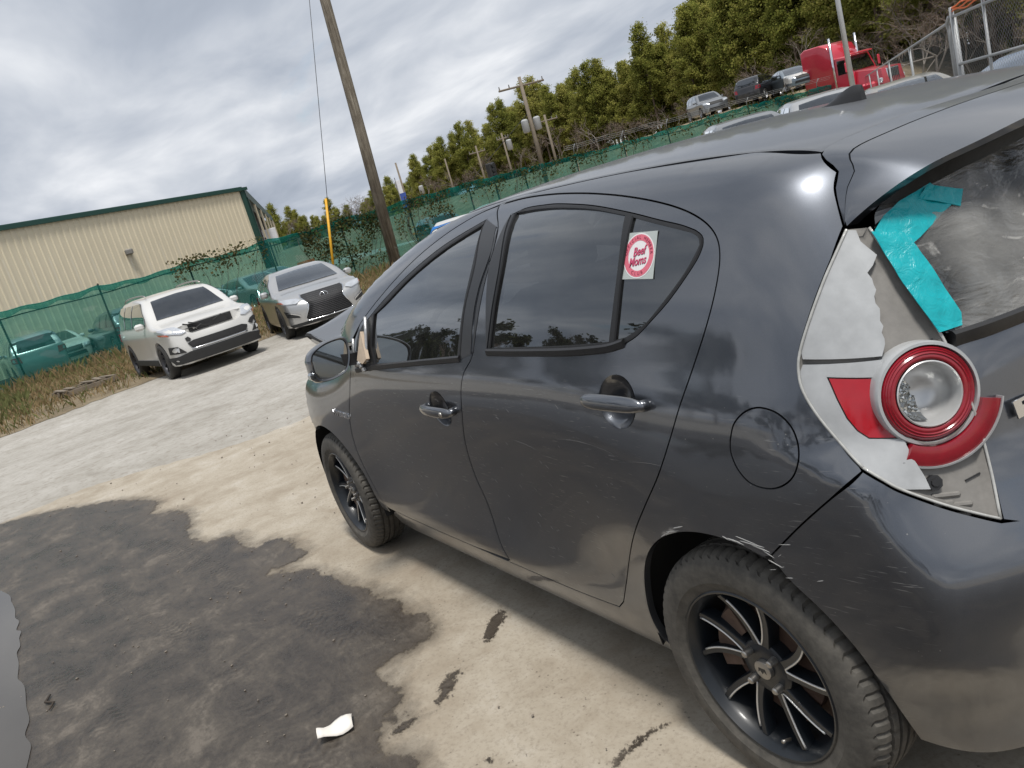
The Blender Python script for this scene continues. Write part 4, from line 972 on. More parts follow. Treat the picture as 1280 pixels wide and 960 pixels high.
# ------------------------------------------------------------------ club sticker on the quarter glass
def flat(name, col, rough=.45): plain(name, col, rough, var=.06, scale=60); return name
flat('sticker_film', (.46, .50, .48), .3); flat('sticker_white', (.82, .80, .80)); flat('sticker_pink', (.72, .16, .22)); flat('sticker_rose', (.66, .09, .19)); flat('sticker_ink', (.25, .02, .06))
c = Ys([(.166, 1.259)])[0]; n = grad(FP, c[None])[0]
SM = frame(c-n*.0052, n, (-1, 0, -.05))
def disc(name, r0, r1, h, mat, parent, k=1.0):
    mb = MB(); N_ = 64; v = []
    for a in np.linspace(0, 2*math.pi, N_+1)[:-1]:
        v += [SM @ Vector((r1*math.cos(a), r1*math.sin(a)*k, h)), SM @ Vector((r0*math.cos(a), r0*math.sin(a)*k, h))]
    mb.add(v, [(2*i, 2*((i+1) % N_), 2*((i+1) % N_)+1, 2*i+1) for i in range(N_)]); return mb.build(name, mat, parent, fix=False)
mb = MB(); mb.rbox((0, 0, 0), (.104, .104, .0008), .0003); q = MB(); q.add([SM @ Vector(v) for v in mb.v], mb.f); stk = q.build('club_sticker', 'sticker_film', prius)
stk['label'] = 'pink and white round club sticker on the quarter glass'
disc('sticker_border', .0, .0500, .0008, 'sticker_white', stk)
disc('sticker_ring', .0335, .0470, .0012, 'sticker_pink', stk)
def arc_text(s, r, a0, a1, size, up=True):
    for i, ch in enumerate(s):
        if ch == ' ': continue
        a = a0+(a1-a0)*i/(len(s)-1); rot = a-math.pi/2 if up else a+math.pi/2
        text_mesh('sticker_letter', ch, size, SM @ Matrix.Translation((r*math.cos(a), r*math.sin(a), .0016)) @ Matrix.Rotation(rot, 4, 'Z'), 'sticker_ink', stk, .0001)
arc_text('OFFICIAL MEMBER', .0402, rad(172), rad(8), .0105)
arc_text('CLUB', .0402, rad(-112), rad(-68), .0105, up=False)
for s_, y_, off_ in (('Beef', .0095, .0), ('Moms', -.0125, -.003)):
    for mat, h, b, dx in (('sticker_ink', .0014, .0006, .0006), ('sticker_rose', .0018, .0002, 0)):
        text_mesh('sticker_word', s_, .027, SM @ Matrix.Translation((off_+dx, y_-dx, h)) @ Matrix.Rotation(rad(9), 4, 'Z'), mat, stk, .0001, shear=.35, bold=b, width=.044 if s_ == 'Beef' else .056)

# ================================================================== ground
def ground_mats():
    t = newmat('yard'); P = t.n('ShaderNodeNewGeometry').outputs['Position']
    n1 = t.noise(P, .35, 6, .62); n2 = t.noise(P, 2.3, 7, .66, .4); n3 = t.noise(P, 12, 7, .75); n4 = t.noise(t.mapping(P, (.8, 1.5, 1), (0, 0, rad(-14))), 1.1, 7, .7)
    f = t.math('ADD', t.math('MULTIPLY', n1, .4), t.math('ADD', t.math('MULTIPLY', n2, .35), t.math('MULTIPLY', n4, .25)))
    c = t.ramp(f, [(.34, (.215, .195, .165)), (.46, (.33, .308, .27)), (.56, (.41, .388, .35)), (.68, (.48, .462, .43))])
    c = t.mix(t.math('MULTIPLY', t.ramp(n3, [(.50, 0.), (.62, 1.)]), .55), c, (.21, .18, .145))
    t.out(t.n('ShaderNodeBsdfPrincipled', {'Base Color': c, 'Roughness': .93, 'Normal': t.bump(t.math('ADD', n3, t.math('MULTIPLY', n2, .8)), .45, .02)}).outputs[0])
    t = newmat('concrete_dust'); P = t.n('ShaderNodeNewGeometry').outputs['Position']
    n1 = t.noise(P, .9, 6, .62, .3); n2 = t.noise(P, 5.2, 7, .68, .5); n3 = t.noise(P, 75, 5, .72); n4 = t.noise(t.mapping(P, (1.5, .9, 1), (0, 0, rad(22))), 1.6, 7, .72)
    f = t.math('ADD', t.math('MULTIPLY', n1, .42), t.math('ADD', t.math('MULTIPLY', n2, .33), t.math('MULTIPLY', n4, .25)))
    c = t.ramp(f, [(.36, (.25, .20, .145)), (.46, (.325, .277, .212)), (.54, (.395, .347, .276)), (.63, (.465, .423, .36))])
    sp = t.ramp(t.noise(P, 11, 6, .75), [(.62, 0.), (.72, 1.)])
    c = t.mix(t.math('MULTIPLY', sp, .45), c, (.17, .135, .10))
    c = t.mix(t.math('MULTIPLY', t.ramp(n3, [(.50, 0.), (.68, 1.)]), .5), c, (.20, .165, .125))
    pits = t.n('ShaderNodeTexVoronoi', {'Vector': P, 'Scale': 42.0}).outputs[0]
    c = t.mix(t.math('MULTIPLY', t.math('MULTIPLY', t.ramp(pits, [(.10, 1.), (.18, 0.)]), t.ramp(t.noise(P, 6, 4), [(.50, 0.), (.60, 1.)])), .7), c, (.11, .085, .062))
    t.out(t.n('ShaderNodeBsdfPrincipled', {'Base Color': c, 'Roughness': .86, 'Normal': t.bump(t.math('ADD', t.math('MULTIPLY', n3, .5), n2), .30, .008)}).outputs[0])
    for nm, amp, sc, feather in (('wet_dirt', .17, 4.5, .016), ('wet_splash', .075, 55.0, .004)):
        t = newmat(nm); P = t.n('ShaderNodeNewGeometry').outputs['Position']
        d = t.n('ShaderNodeAttribute', attribute_name='edge').outputs['Fac']
        nz = t.math('ADD', t.math('MULTIPLY', t.noise(P, sc, 8, .72), .72), t.math('MULTIPLY', t.noise(P, sc*7, 6, .75), .28))
        e = t.math('ADD', d, t.math('MULTIPLY', t.math('SUBTRACT', nz, .5), amp*2))
        k0 = .005 if nm == 'wet_dirt' else .030
        al = t.math('DIVIDE', t.math('SUBTRACT', e, k0-feather), feather*2, clamp=True)
        n2 = t.noise(P, 3.0, 8, .72, .9); n3 = t.noise(P, 60, 5, .72)
        trk = t.noise(t.mapping(P, (1.0, 2.4, 1), (0, 0, rad(-17))), 2.6, 8, .75)
        sx = t.n('ShaderNodeSeparateXYZ', {0: t.mapping(P, (1, 1, 1), (0, 0, rad(-9)))})
        lane = t.n('ShaderNodeMath', {0: t.math('ADD', sx.outputs[1], t.math('MULTIPLY', t.noise(P, .9, 2), .25)), 1: .42}, operation='PINGPONG').outputs[0]
        lane = t.ramp(lane, [(.13, 0.), (.15, 1.), (.27, 1.), (.29, 0.)])
        trd = t.math('SINE', t.math('ADD', t.math('MULTIPLY', sx.outputs[0], 150.0), t.math('MULTIPLY', t.math('ABSOLUTE', t.math('SINE', t.math('MULTIPLY', sx.outputs[1], 42.0))), 4.0)))
        trd = t.math('MULTIPLY', t.math('MULTIPLY', t.math('ADD', t.math('MULTIPLY', trd, .5), .5), lane), t.ramp(t.noise(P, 1.7, 4, .6), [(.46, 0.), (.58, 1.)]))
        f = t.math('ADD', t.math('MULTIPLY', n2, .5), t.math('ADD', t.math('MULTIPLY', n3, .2), t.math('MULTIPLY', trk, .3)))
        f = t.math('SUBTRACT', f, t.math('MULTIPLY', trd, .06))
        c = t.ramp(f, [(.40, (.026, .021, .017)), (.47, (.052, .043, .035)), (.54, (.085, .072, .058)), (.60, (.14, .12, .098))])
        halo = t.ramp(e, [(k0, 1.), (k0+.10, 0.)])
        c = t.mix(t.math('MULTIPLY', halo, .35), c, (.10, .078, .055))
        rgh = t.ramp(f, [(.40, .22), (.58, .60)])
        wet = t.n('ShaderNodeBsdfPrincipled', {'Base Color': c, 'Roughness': rgh, 'Specular IOR Level': .40, 'Normal': t.bump(t.math('ADD', t.math('MULTIPLY', n3, .5), t.math('SUBTRACT', t.math('ADD', n2, trk), t.math('MULTIPLY', trd, .5))), .5, .012)}).outputs[0]
        tr = t.n('ShaderNodeBsdfTransparent').outputs[0]
        if nm == 'wet_dirt':      # damp fringe soaking outwards
            e2 = t.math('ADD', d, t.math('MULTIPLY', t.math('SUBTRACT', t.noise(P, 9, 7, .7), .5), .26))
            al = t.math('MAXIMUM', al, t.math('MULTIPLY', t.ramp(e2, [(0., 0.), (1., 1.)]) if False else t.math('DIVIDE', t.math('ADD', e2, .085), .11, clamp=True), .42))
        t.out(t.n('ShaderNodeMixShader', {0: al, 1: tr, 2: wet}).outputs[0])
    t = newmat('puddle_water'); P = t.n('ShaderNodeNewGeometry').outputs['Position']
    nb = t.bump(t.noise(P, 16, 3, .5), .02, .004)
    t.out(t.n('ShaderNodeBsdfPrincipled', {'Base Color': (.055, .048, .040, 1), 'Roughness': .015, 'IOR': 1.33, 'Specular IOR Level': .9, 'Normal': nb}).outputs[0])
    t = newmat('grass_soil'); P = t.n('ShaderNodeNewGeometry').outputs['Position']
    c = t.ramp(t.math('ADD', t.math('MULTIPLY', t.noise(P, 1.4, 6, .65), .6), t.math('MULTIPLY', t.noise(P, 16, 5, .7), .4)), [(.36, (.10, .078, .047)), (.5, (.20, .155, .095)), (.64, (.30, .245, .165))])
    t.out(t.n('ShaderNodeBsdfPrincipled', {'Base Color': c, 'Roughness': .95, 'Normal': t.bump(t.noise(P, 20, 5, .7), .6, .05)}).outputs[0])
ground_mats()
def sheet(name, pts, z, mat, label=None, edge=False, step=.12, kind='structure', grow=0.):
    V = np.array(pts, float)
    if area2(V) < 0: V = V[::-1]
    if not edge:
        mb = MB(); mb.add([(x, y, z) for x, y in V], [tuple(range(len(V)))]); o = mb.build(name, mat, fix=False)
    else:
        V = resample(V, step*.5); V0 = V
        if grow:
            lo_, hi_ = V.min(0)-grow, V.max(0)+grow; V = np.array([lo_, (hi_[0], lo_[1]), hi_, (lo_[0], hi_[1])])
        U, T = fill2(V, [], step, [0]); d = poly_dist(U, V0)*(np.where(in_poly(U, V0), 1, -1) if grow else 1)
        if grow: T = T[(d[T] > -grow).any(1)]
        me = bpy.data.meshes.new(name); me.from_pydata([(a, b, z) for a, b in U], [], [tuple(int(i) for i in t) for t in T]); me.update()
        at = me.attributes.new('edge', 'FLOAT', 'POINT'); at.data.foreach_set('value', d.astype(np.float32)); o = link(name, me, mat)
    if kind: o['kind'] = kind
    return o
def gz(x): return -.28*float(sm(7.2, 14.5, np.array(x)))
xs_ = [-300, -60, -20, 0, 4, 7]+list(np.linspace(7.2, 14.6, 16))+[20, 40, 90, 200, 500]; ys_ = [-400, -150, -60, -30, -15, -6, 0, 6, 15, 30, 60, 150, 400]
mb = MB(); mb.add([(x, y, gz(x)) for x in xs_ for y in ys_], [(i*13+j, (i+1)*13+j, (i+1)*13+j+1, i*13+j+1) for i in range(len(xs_)-1) for j in range(12)])
mb.build('ground', 'yard', smooth=True, fix=False)['kind'] = 'structure'
pad = catmull(np.array(G['padline'], float), 5); rg = random.Random(3)
pad = [(x+rg.uniform(-.03, .03), y) for x, y in resample(pad, .08, False)]
sheet('concrete_pad', [(7.6, 5.0)]+pad+[(6.1, -3.5), (6.0, -9), (-9, -9), (-9, 6.5), (7.6, 6.5)], .004, 'concrete_dust')
wet = catmull(np.array(G['wet']+G['wet'][:1], float), 3)[:-1]
sheet('wet_patch', wet, .008, 'wet_dirt', edge=True, step=.07, grow=.22)
pud = catmull(np.array(G['puddle']+G['puddle'][:1], float), 4)[:-1]
pud = np.array([(x+rg.uniform(-.02, .02), y+rg.uniform(-.014, .014)) for x, y in thin(resample(pud, .1), .09)]); pud = catmull(np.vstack([pud, pud[:1]]), 4)[:-1]
sheet('puddle', pud, .012, 'puddle_water')
for i, k in enumerate(('blot1', 'blot2', 'blot3', 'blot4', 'blot5', 'blot6')):
    V = np.array(G[k], float); c = V.mean(0); V = c+(V-c)*1.25
    sheet('wet_splash', V, .0075+.0002*i, 'wet_splash', edge=True, step=.018)

# ================================================================== other vehicles
paint('white_paint', (.60, .595, .575), dust=.25, scratches=False, metal=.0, rough=.4, dustcol=(.45, .41, .34))
paint('silver_paint', (.50, .50, .495), dust=.30, scratches=False, metal=.75, rough=.32)
paint('grey_paint', (.24, .25, .26), dust=.30, scratches=False, metal=.7)
paint('black_paint', (.018, .018, .021), dust=.25, scratches=False, metal=.2)
paint('blue_grey_paint', (.20, .245, .28), dust=.2, scratches=False, metal=.6)
paint('red_paint', (.52, .020, .045), dust=.12, scratches=False, metal=.1)
paint('tan_paint', (.32, .30, .26), dust=.2, scratches=False, metal=.4)
plain('blue_wrap', (.02, .17, .52), .45, var=.2, scale=9, bump=.4, bscale=14)
plain('alloy', (.42, .42, .43), .35, .8, var=.1)
plain('alloy_dark', (.06, .06, .065), .4, .5, var=.2)
plain('lower_black', (.020, .020, .020), .65, var=.3, scale=12)
plain('head_lens', (.55, .57, .60), .10, .35, var=.35, scale=9, Coat_Weight=1., Coat_Roughness=.03)
plain('amber_lens', (.55, .12, .06), .2, var=.2, Coat_Weight=1.)
plain('engine_dark', (.016, .016, .017), .7, var=.6, scale=18, bump=.5, bscale=30)
glass('car_glass', (.012, .015, .017), .06, 1.5)

def gbody(L=4.7, W=.93, H=1.70, bonnet=1.05, hood_x=None, ws=(3.35, 2.75), rear=(.25, .55), belt=1.05, nose=.25, tail=.12, clear=.24, box=False):
    """roof line from tail to nose; ws = (screen base x, screen top x); rear = (glass base x, roof rear x)"""
    rx = [-.3, 0., rear[0], rear[1], (rear[1]+ws[1])*.5, ws[1], (ws[0]+ws[1])*.5, ws[0], ws[0]+.12, (ws[0]+L)*.5, L-.25, L, L+.3]
    tb = belt+.02 if box else belt
    rz = [tb-.04, tb, tb+.06, H-.05, H, H-.06, (H-.06+bonnet+.03)*.5+.03, bonnet+.05, bonnet+.01, bonnet-.03, bonnet-.12, bonnet-.30, bonnet-.6]
    if not box: rz[2] = tb+.10
    rz = np.array(rz); rxs = np.linspace(rx[0], rx[-1], 40); rzs = np.interp(rxs, rx, rz)
    for _ in range(2): rzs[1:-1] = .5*rzs[1:-1]+.25*(rzs[:-2]+rzs[2:])
    zk = np.array([.15, .25, .40, .60, .80, belt-.08, belt, (belt+H)/2, H-.12, H+.1])
    sk = W*np.array([.88, .945, .965, .97, .985, .985, .955, .86, .75, .62])
    xm = L*.48
    def F(P):
        x, y, z = P[:, 0], np.abs(P[:, 1]), P[:, 2]
        t = 1-.13*np.abs((x-xm)/(L*.52))**4
        side = y-np.interp(z, np.linspace(.1, H+.2, 60), spl(zk, np.linspace(.1, H+.2, 60)) @ sk)*t
        roof = z-(np.interp(x, rxs, rzs)-.035*y*y)
        fr = x-(L-nose*y*y-.18*np.maximum(0, z-.62)-.10*np.maximum(0, .45-z))
        rr = (tail*y*y+.10*np.maximum(0, .5-z)+.12*np.maximum(0, z-.75))-x
        g = smax(side, fr, .16); g = smax(g, rr, .16); g = smax(g, roof, .09); return smax(g, clear-z, .05)
    F.L, F.W, F.H, F.belt, F.ws, F.rear = L, W, H, belt, ws, rear
    return F
def shell(F, axles, R, name='body', res=.085, cut=None):
    L, W, H = F.L, F.W, F.H; lo = np.array([-.25, -W-.25, .05]); hi = np.array([L+.25, W+.25, H+.25]); n = [max(6, int((hi[i]-lo[i])/res)) for i in range(3)]
    ax = [np.linspace(lo[i], hi[i], n[i]+1) for i in range(3)]; idx = {}; V = []; fs = []
    def vid(i, j, k):
        if (i, j, k) not in idx: idx[(i, j, k)] = len(V); V.append((ax[0][i], ax[1][j], ax[2][k]))
        return idx[(i, j, k)]
    for d in range(3):
        a, b = [q for q in range(3) if q != d]
        for e in (0, n[d]):
            for i in range(n[a]):
                for j in range(n[b]):
                    q = []
                    for (u, v) in ((0, 0), (1, 0), (1, 1), (0, 1)):
                        c = [0, 0, 0]; c[d] = e; c[a] = i+u; c[b] = j+v; q.append(vid(*c))
                    fs.append(q)
    V = np.array(V); zc = .62; T = np.stack([np.clip(V[:, 0], .8, L-.8), 0*V[:, 0], np.full(len(V), zc)], 1)
    # lower the angular bunching: aim at a box-shaped core
    T[:, 1] = np.clip(V[:, 1], -.35*W, .35*W); T[:, 2] = np.clip(V[:, 2], .45, .75)
    Dv = T-V; ln = np.linalg.norm(Dv, axis=1); Dv /= ln[:, None]
    P = hit(F, V, Dv, 0., 2.2, .04)
    mb = MB(); mb.add(P.tolist(), fs); me = mb.mesh(name, smooth=True)
    bm = bmesh.new(); bm.from_mesh(me); bmesh.ops.remove_doubles(bm, verts=bm.verts, dist=1e-4); bmesh.ops.recalc_face_normals(bm, faces=bm.faces); bm.to_mesh(me); bm.free()
    ob = bpy.data.objects.new(name, me); COL.objects.link(ob); me.materials.append(None)
    cm = MB()
    for x in axles:
        for s in (-1, 1):
            cm.tube([(x, s*(W-.30), R), (x, s*(W+.3), R)], R+.055, 28)
    if cut: cm.loft([[(x, y, z) for y, z in cut[1]] for x in cut[0]])
    cme = cm.mesh('cut'); bm = bmesh.new(); bm.from_mesh(cme); bmesh.ops.recalc_face_normals(bm, faces=bm.faces); bm.to_mesh(cme); bm.free()
    cme.materials.append(MATS['well_black']); co = bpy.data.objects.new('cut', cme); COL.objects.link(co)
    md = ob.modifiers.new('b', 'BOOLEAN'); md.object = co; md.operation = 'DIFFERENCE'; md.solver = 'EXACT'
    try: md.material_mode = 'TRANSFER'
    except Exception: pass
    bpy.context.view_layer.update()
    res_ = bpy.data.meshes.new_from_object(ob.evaluated_get(bpy.context.evaluated_depsgraph_get()))
    bpy.data.objects.remove(ob); bpy.data.objects.remove(co); res_.name = name
    res_.polygons.foreach_set('use_smooth', [True]*len(res_.polygons)); res_.set_sharp_from_angle(angle=rad(40))
    return res_
def joined_wheel():
    mb = MB(); mb.lathe([(.2085, .076), (.2055, .0845), (.1985, .078), (.1885, .058), (.182, .02)], 40, WM); mb.lathe([(0, .05), (.05, .048), (.057, .036)], 20, WM)
    mb.lathe([(.19, .0), (0, -.002)], 24, WM); rim = mb.mesh('rim', auto=35)
    mb = MB()
    for pr in W['spokes']:
        for me in pr: mb.add([v.co[:] for v in me.vertices], [tuple(p.vertices) for p in me.polygons])
    sp = mb.mesh('spokes', auto=45)
    mb = MB(); mb.lathe([(.196, .070), (.214, .084), (.240, .092), (.276, .087), (.2975, .066), (.303, .05), (.303, -.05), (.2975, -.066), (.276, -.087), (.24, -.092), (.196, -.07)], 48, WM)
    ty = mb.mesh('tyre', auto=40); return rim, sp, ty
RIM, SPK, TYR = joined_wheel()
def vwheel(parent, x, y, R, mat, steer=0.):
    s = R/.303; key = 'tyre_g'
    t = link('wheel', TYR, 'tyre_clean', parent); t.location = (x, y, R); t.scale = (s, 1.25, s); t.rotation_euler = (0, random.random()*6, (0 if y > 0 else math.pi)+steer)
    for me0, nm in ((RIM, 'rim'), (SPK, 'spokes')):
        k = nm+mat
        if k not in W: m2 = me0.copy(); m2.materials.clear(); m2.materials.append(MATS[mat]); W[k] = m2
        link(nm, W[k], mat, t)
def patch(F, name, poly, proj, mat, parent, off=.004, mirror=False, step=.07, smooth=0, flange=.006, inset=0, roll=.006, drop=.003):
    P = [(a, b) for a, b in poly]
    if proj == 'Y': P3 = [(a, 1, b) for a, b in P]
    elif proj == 'Z': P3 = [(a, b, 1) for a, b in P]
    else: P3 = [(0, a, b) for a, b in P]
    off += .014; key = (id(F), name, tuple(P), proj, mat, off, mirror)
    if key in PATCH: return [link(name, m, mat, parent) for m in PATCH[key]]
    obs = panel(F, name, [(P3+(P3[:1] if smooth else []), smooth)], proj, mat, parent, off=off, inset=inset, roll=roll, drop=drop, flange=flange, step=step, seg=.06, mirror=mirror)
    PATCH[key] = [o.data for o in obs]; return obs
PATCH = {}
def windows(F, car, pillars, mat='car_glass'):
    """side glass between pillar positions, screen and rear glass"""
    H, b = F.H, F.belt; (w0, w1), (r0, r1) = F.ws, F.rear
    top = lambda x: H-.13 if r1+.1 < x < w1-.05 else (H-.13-(x-(w1-.05))*(H-.13-b)/(w0-.02-w1+.05) if x >= w1-.05 else H-.13-((r1+.1)-x)*.42)
    for x0, x1 in pillars:
        xs = np.linspace(x0, x1, 6); poly = [(x, b+.03) for x in xs]+[(x, max(top(x), b+.07)) for x in xs[::-1]]
        patch(F, 'side_window', poly, 'Y', mat, car, mirror=True)
    wy = F.W*.74
    patch(F, 'windscreen', [(w0-.04, -wy), (w0+.02, 0), (w0-.04, wy), (w1+.10, wy*.80), (w1+.06, 0), (w1+.10, -wy*.80)], 'Z', mat, car, off=.004)
    return car
CARMESH = {}
CUT = {'suv': ((4.62, 5.3), [(-.46, .83), (.46, .83), (.54, .87), (.66, 1.00), (.40, 1.035), (-.40, 1.035), (-.66, 1.00), (-.54, .87)])}
def make_car(key, F, label, cat, axles, R, mat, pillars, loc, rz, group=None, wheelmat='alloy', dz=0., name='parked_car', extra=None, glassmat='car_glass', rear_lamps=True):
    car = empty(name, (0, 0, 0)); tag(car, label, cat, group)
    if key not in CARMESH: CARMESH[key] = shell(F, axles, R, cut=CUT.get(key))
    me = CARMESH[key].copy()
    me.materials.clear(); me.materials.append(MATS[mat]); me.materials.append(MATS['well_black'])
    link('body', me, None, car)
    windows(F, car, pillars, glassmat)
    for x in axles:
        for s in (-1, 1): vwheel(car, x, s*(F.W-.135), R, wheelmat)
    L, W_, b = F.L, F.W, F.belt
    if rear_lamps:
        for s in (1, -1): patch(F, 'tail_light', [(s*W_*.62, b-.28), (s*W_*.93, b-.24), (s*W_*.93, b-.06), (s*W_*.66, b-.05)], 'R', 'dark_red_lens', car, step=.1)
        zb, zt = b+.06, F.H-.16; patch(F, 'rear_window', [(-W_*.66, zb), (W_*.66, zb), (W_*.56, zt), (-W_*.56, zt)], 'R', glassmat, car, step=.12)
    for s in (1, -1):
        mb = MB(); mb.rbox((F.ws[0]-.35, s*(W_+.06), b+.06), (.12, .19, .14), .04); mb.build('door_mirror', mat, car, auto=40)
    if extra: extra(car, F)
    # centre the thing on its root
    for ch in car.children: ch.location.x -= L/2 if not ch.name.startswith('wheel') else L/2
    car.location = (loc[0], loc[1], dz if dz else gz(loc[0])); car.rotation_euler = (0, 0, rz)
    return car
def front_std(mat_grille='lower_black', hz=(.62, .80)):
    def fn(car, F):
        W_, b = F.W, F.belt
        for s in (1, -1): patch(F, 'headlight', [(s*W_*.52, hz[0]+.02), (s*W_*.90, hz[0]+.06), (s*W_*.90, hz[1]), (s*W_*.56, hz[1]-.02)], 'A', 'head_lens', car, step=.1)
        patch(F, 'grille', [(-W_*.46, hz[0]-.02), (W_*.46, hz[0]-.02), (W_*.50, hz[1]-.01), (-W_*.50, hz[1]-.01)], 'A', mat_grille, car, step=.1)
        patch(F, 'lower_intake', [(-W_*.60, .36), (W_*.60, .36), (W_*.55, .50), (-W_*.55, .50)], 'A', 'lower_black', car, step=.1)
    return fn

# --- white sport utility with the grille torn out
F_suv = gbody(L=5.0, W=.98, H=1.76, bonnet=1.13, ws=(3.62, 2.88), rear=(.15, .45), belt=1.12, nose=.28, tail=.10, clear=.26, box=True)
def suv_front(car, F):
    A = 'A'
    mb = MB(); mb.rbox((4.66, 0, .93), (.05, .9, .16), .01); gr = mb.build('radiator', 'engine_dark', car)
    rnd = random.Random(5)
    for i in range(9):
        y = rnd.uniform(-.52, .52); z = rnd.uniform(.89, 1.01); p = Proj('A').back(F, np.array([(y, z)]))[0]
        mb = MB(); mb.rbox((4.70+rnd.uniform(0, .10), y, z), (.03, rnd.uniform(.05, .22), rnd.uniform(.012, .03)), .004, Matrix.Rotation(rnd.uniform(-.4, .4), 3, 'X')); mb.build('radiator_bit', rnd.choice(['engine_dark', 'lower_black', 'dull_steel', 'lower_black']), gr)
    for s in (1, -1):
        patch(F, 'headlight', [(s*.56, .88), (s*.66, .86), (s*.90, .93), (s*.95, 1.03), (s*.80, 1.035), (s*.69, 1.02)], A, 'head_lens', car, off=.006, step=.08)
        patch(F, 'side_marker', [(s*.86, .88), (s*.94, .92), (s*.95, .96), (s*.89, .93)], A, 'amber_lens', car, off=.009, step=.08)
        patch(F, 'fog_recess', [(s*.68, .50), (s*.90, .52), (s*.90, .67), (s*.80, .65)], A, 'lower_black', car, off=.005, step=.08)
        p = Proj('A').back(F, np.array([(s*.80, .58)]))[0]; mb = MB(); mb.tube([tuple(p), tuple(p+np.array([.02, 0, 0]))], [.05, .045], 14); mb.build('fog_lamp', 'head_lens', car, auto=40)
    patch(F, 'lower_intake', [(-.56, .56), (.56, .56), (.62, .66), (.50, .70), (-.50, .70), (-.62, .66)], A, 'engine_dark', car, off=.005)
    patch(F, 'lower_bumper', [(-.88, .30), (.88, .30), (.92, .44), (.62, .50), (-.62, .50), (-.92, .44)], A, 'lower_black', car, off=.012)
    pts = [tuple(Proj('A').back(F, np.array([(y, .535+.01*abs(y))]))[0]+np.array([.01, 0, 0])) for y in np.linspace(-.58, .58, 15)]
    mb = MB(); mb.tube(pts, .014, 8); mb.build('chrome_strip', 'chrome', car, smooth=True)
    patch(F, 'torn_bumper', [(.66, .70), (.74, .64), (.80, .72), (.90, .62), (.93, .76), (.84, .80), (.74, .77)], A, 'engine_dark', car, off=.006)
    patch(F, 'tow_eye', [(-.62, .70), (-.56, .69), (-.53, .74), (-.57, .79), (-.63, .77)], A, 'lower_black', car, off=.007)
    for s in (1, -1):
        for x in (1.35, 2.45): patch(F, 'door_handle', [(x, .98), (x+.20, .985), (x+.20, 1.015), (x, 1.01)], 'Y', 'chrome', car, off=.02) if s > 0 else None
        patch(F, 'door_seam', [(2.02, .45), (2.028, .45), (2.028, 1.12), (2.02, 1.12)], 'Y', 'rubber_seal', car, off=.002, roll=0) if s > 0 else None
    patch(F, 'sill_cladding', [(1.25, .30), (3.45, .30), (3.45, .42), (1.25, .42)], 'Y', 'lower_black', car, off=.008, mirror=True)
    for y in (.60, -.60):
        mb = MB(); mb.tube([(x, y, F.H-.01+.05*math.sin(math.pi*(x-.6)/2.2)**.5 if .62 < x < 2.78 else F.H-.03) for x in np.linspace(.6, 2.8, 14)], .016, 6); mb.build('roof_rail', 'dull_steel', car, smooth=True)
random.seed(2)
make_car('suv', F_suv, 'white sport utility vehicle with its grille torn out and bumper corner ripped, by the fence', 'suv', (.98, 3.88), .375, 'white_paint', [(.42, 1.20), (1.28, 2.02), (2.10, 3.30)], (18.2, -1.40), rad(184), extra=suv_front, wheelmat='alloy_dark', name='sport_utility_vehicle')

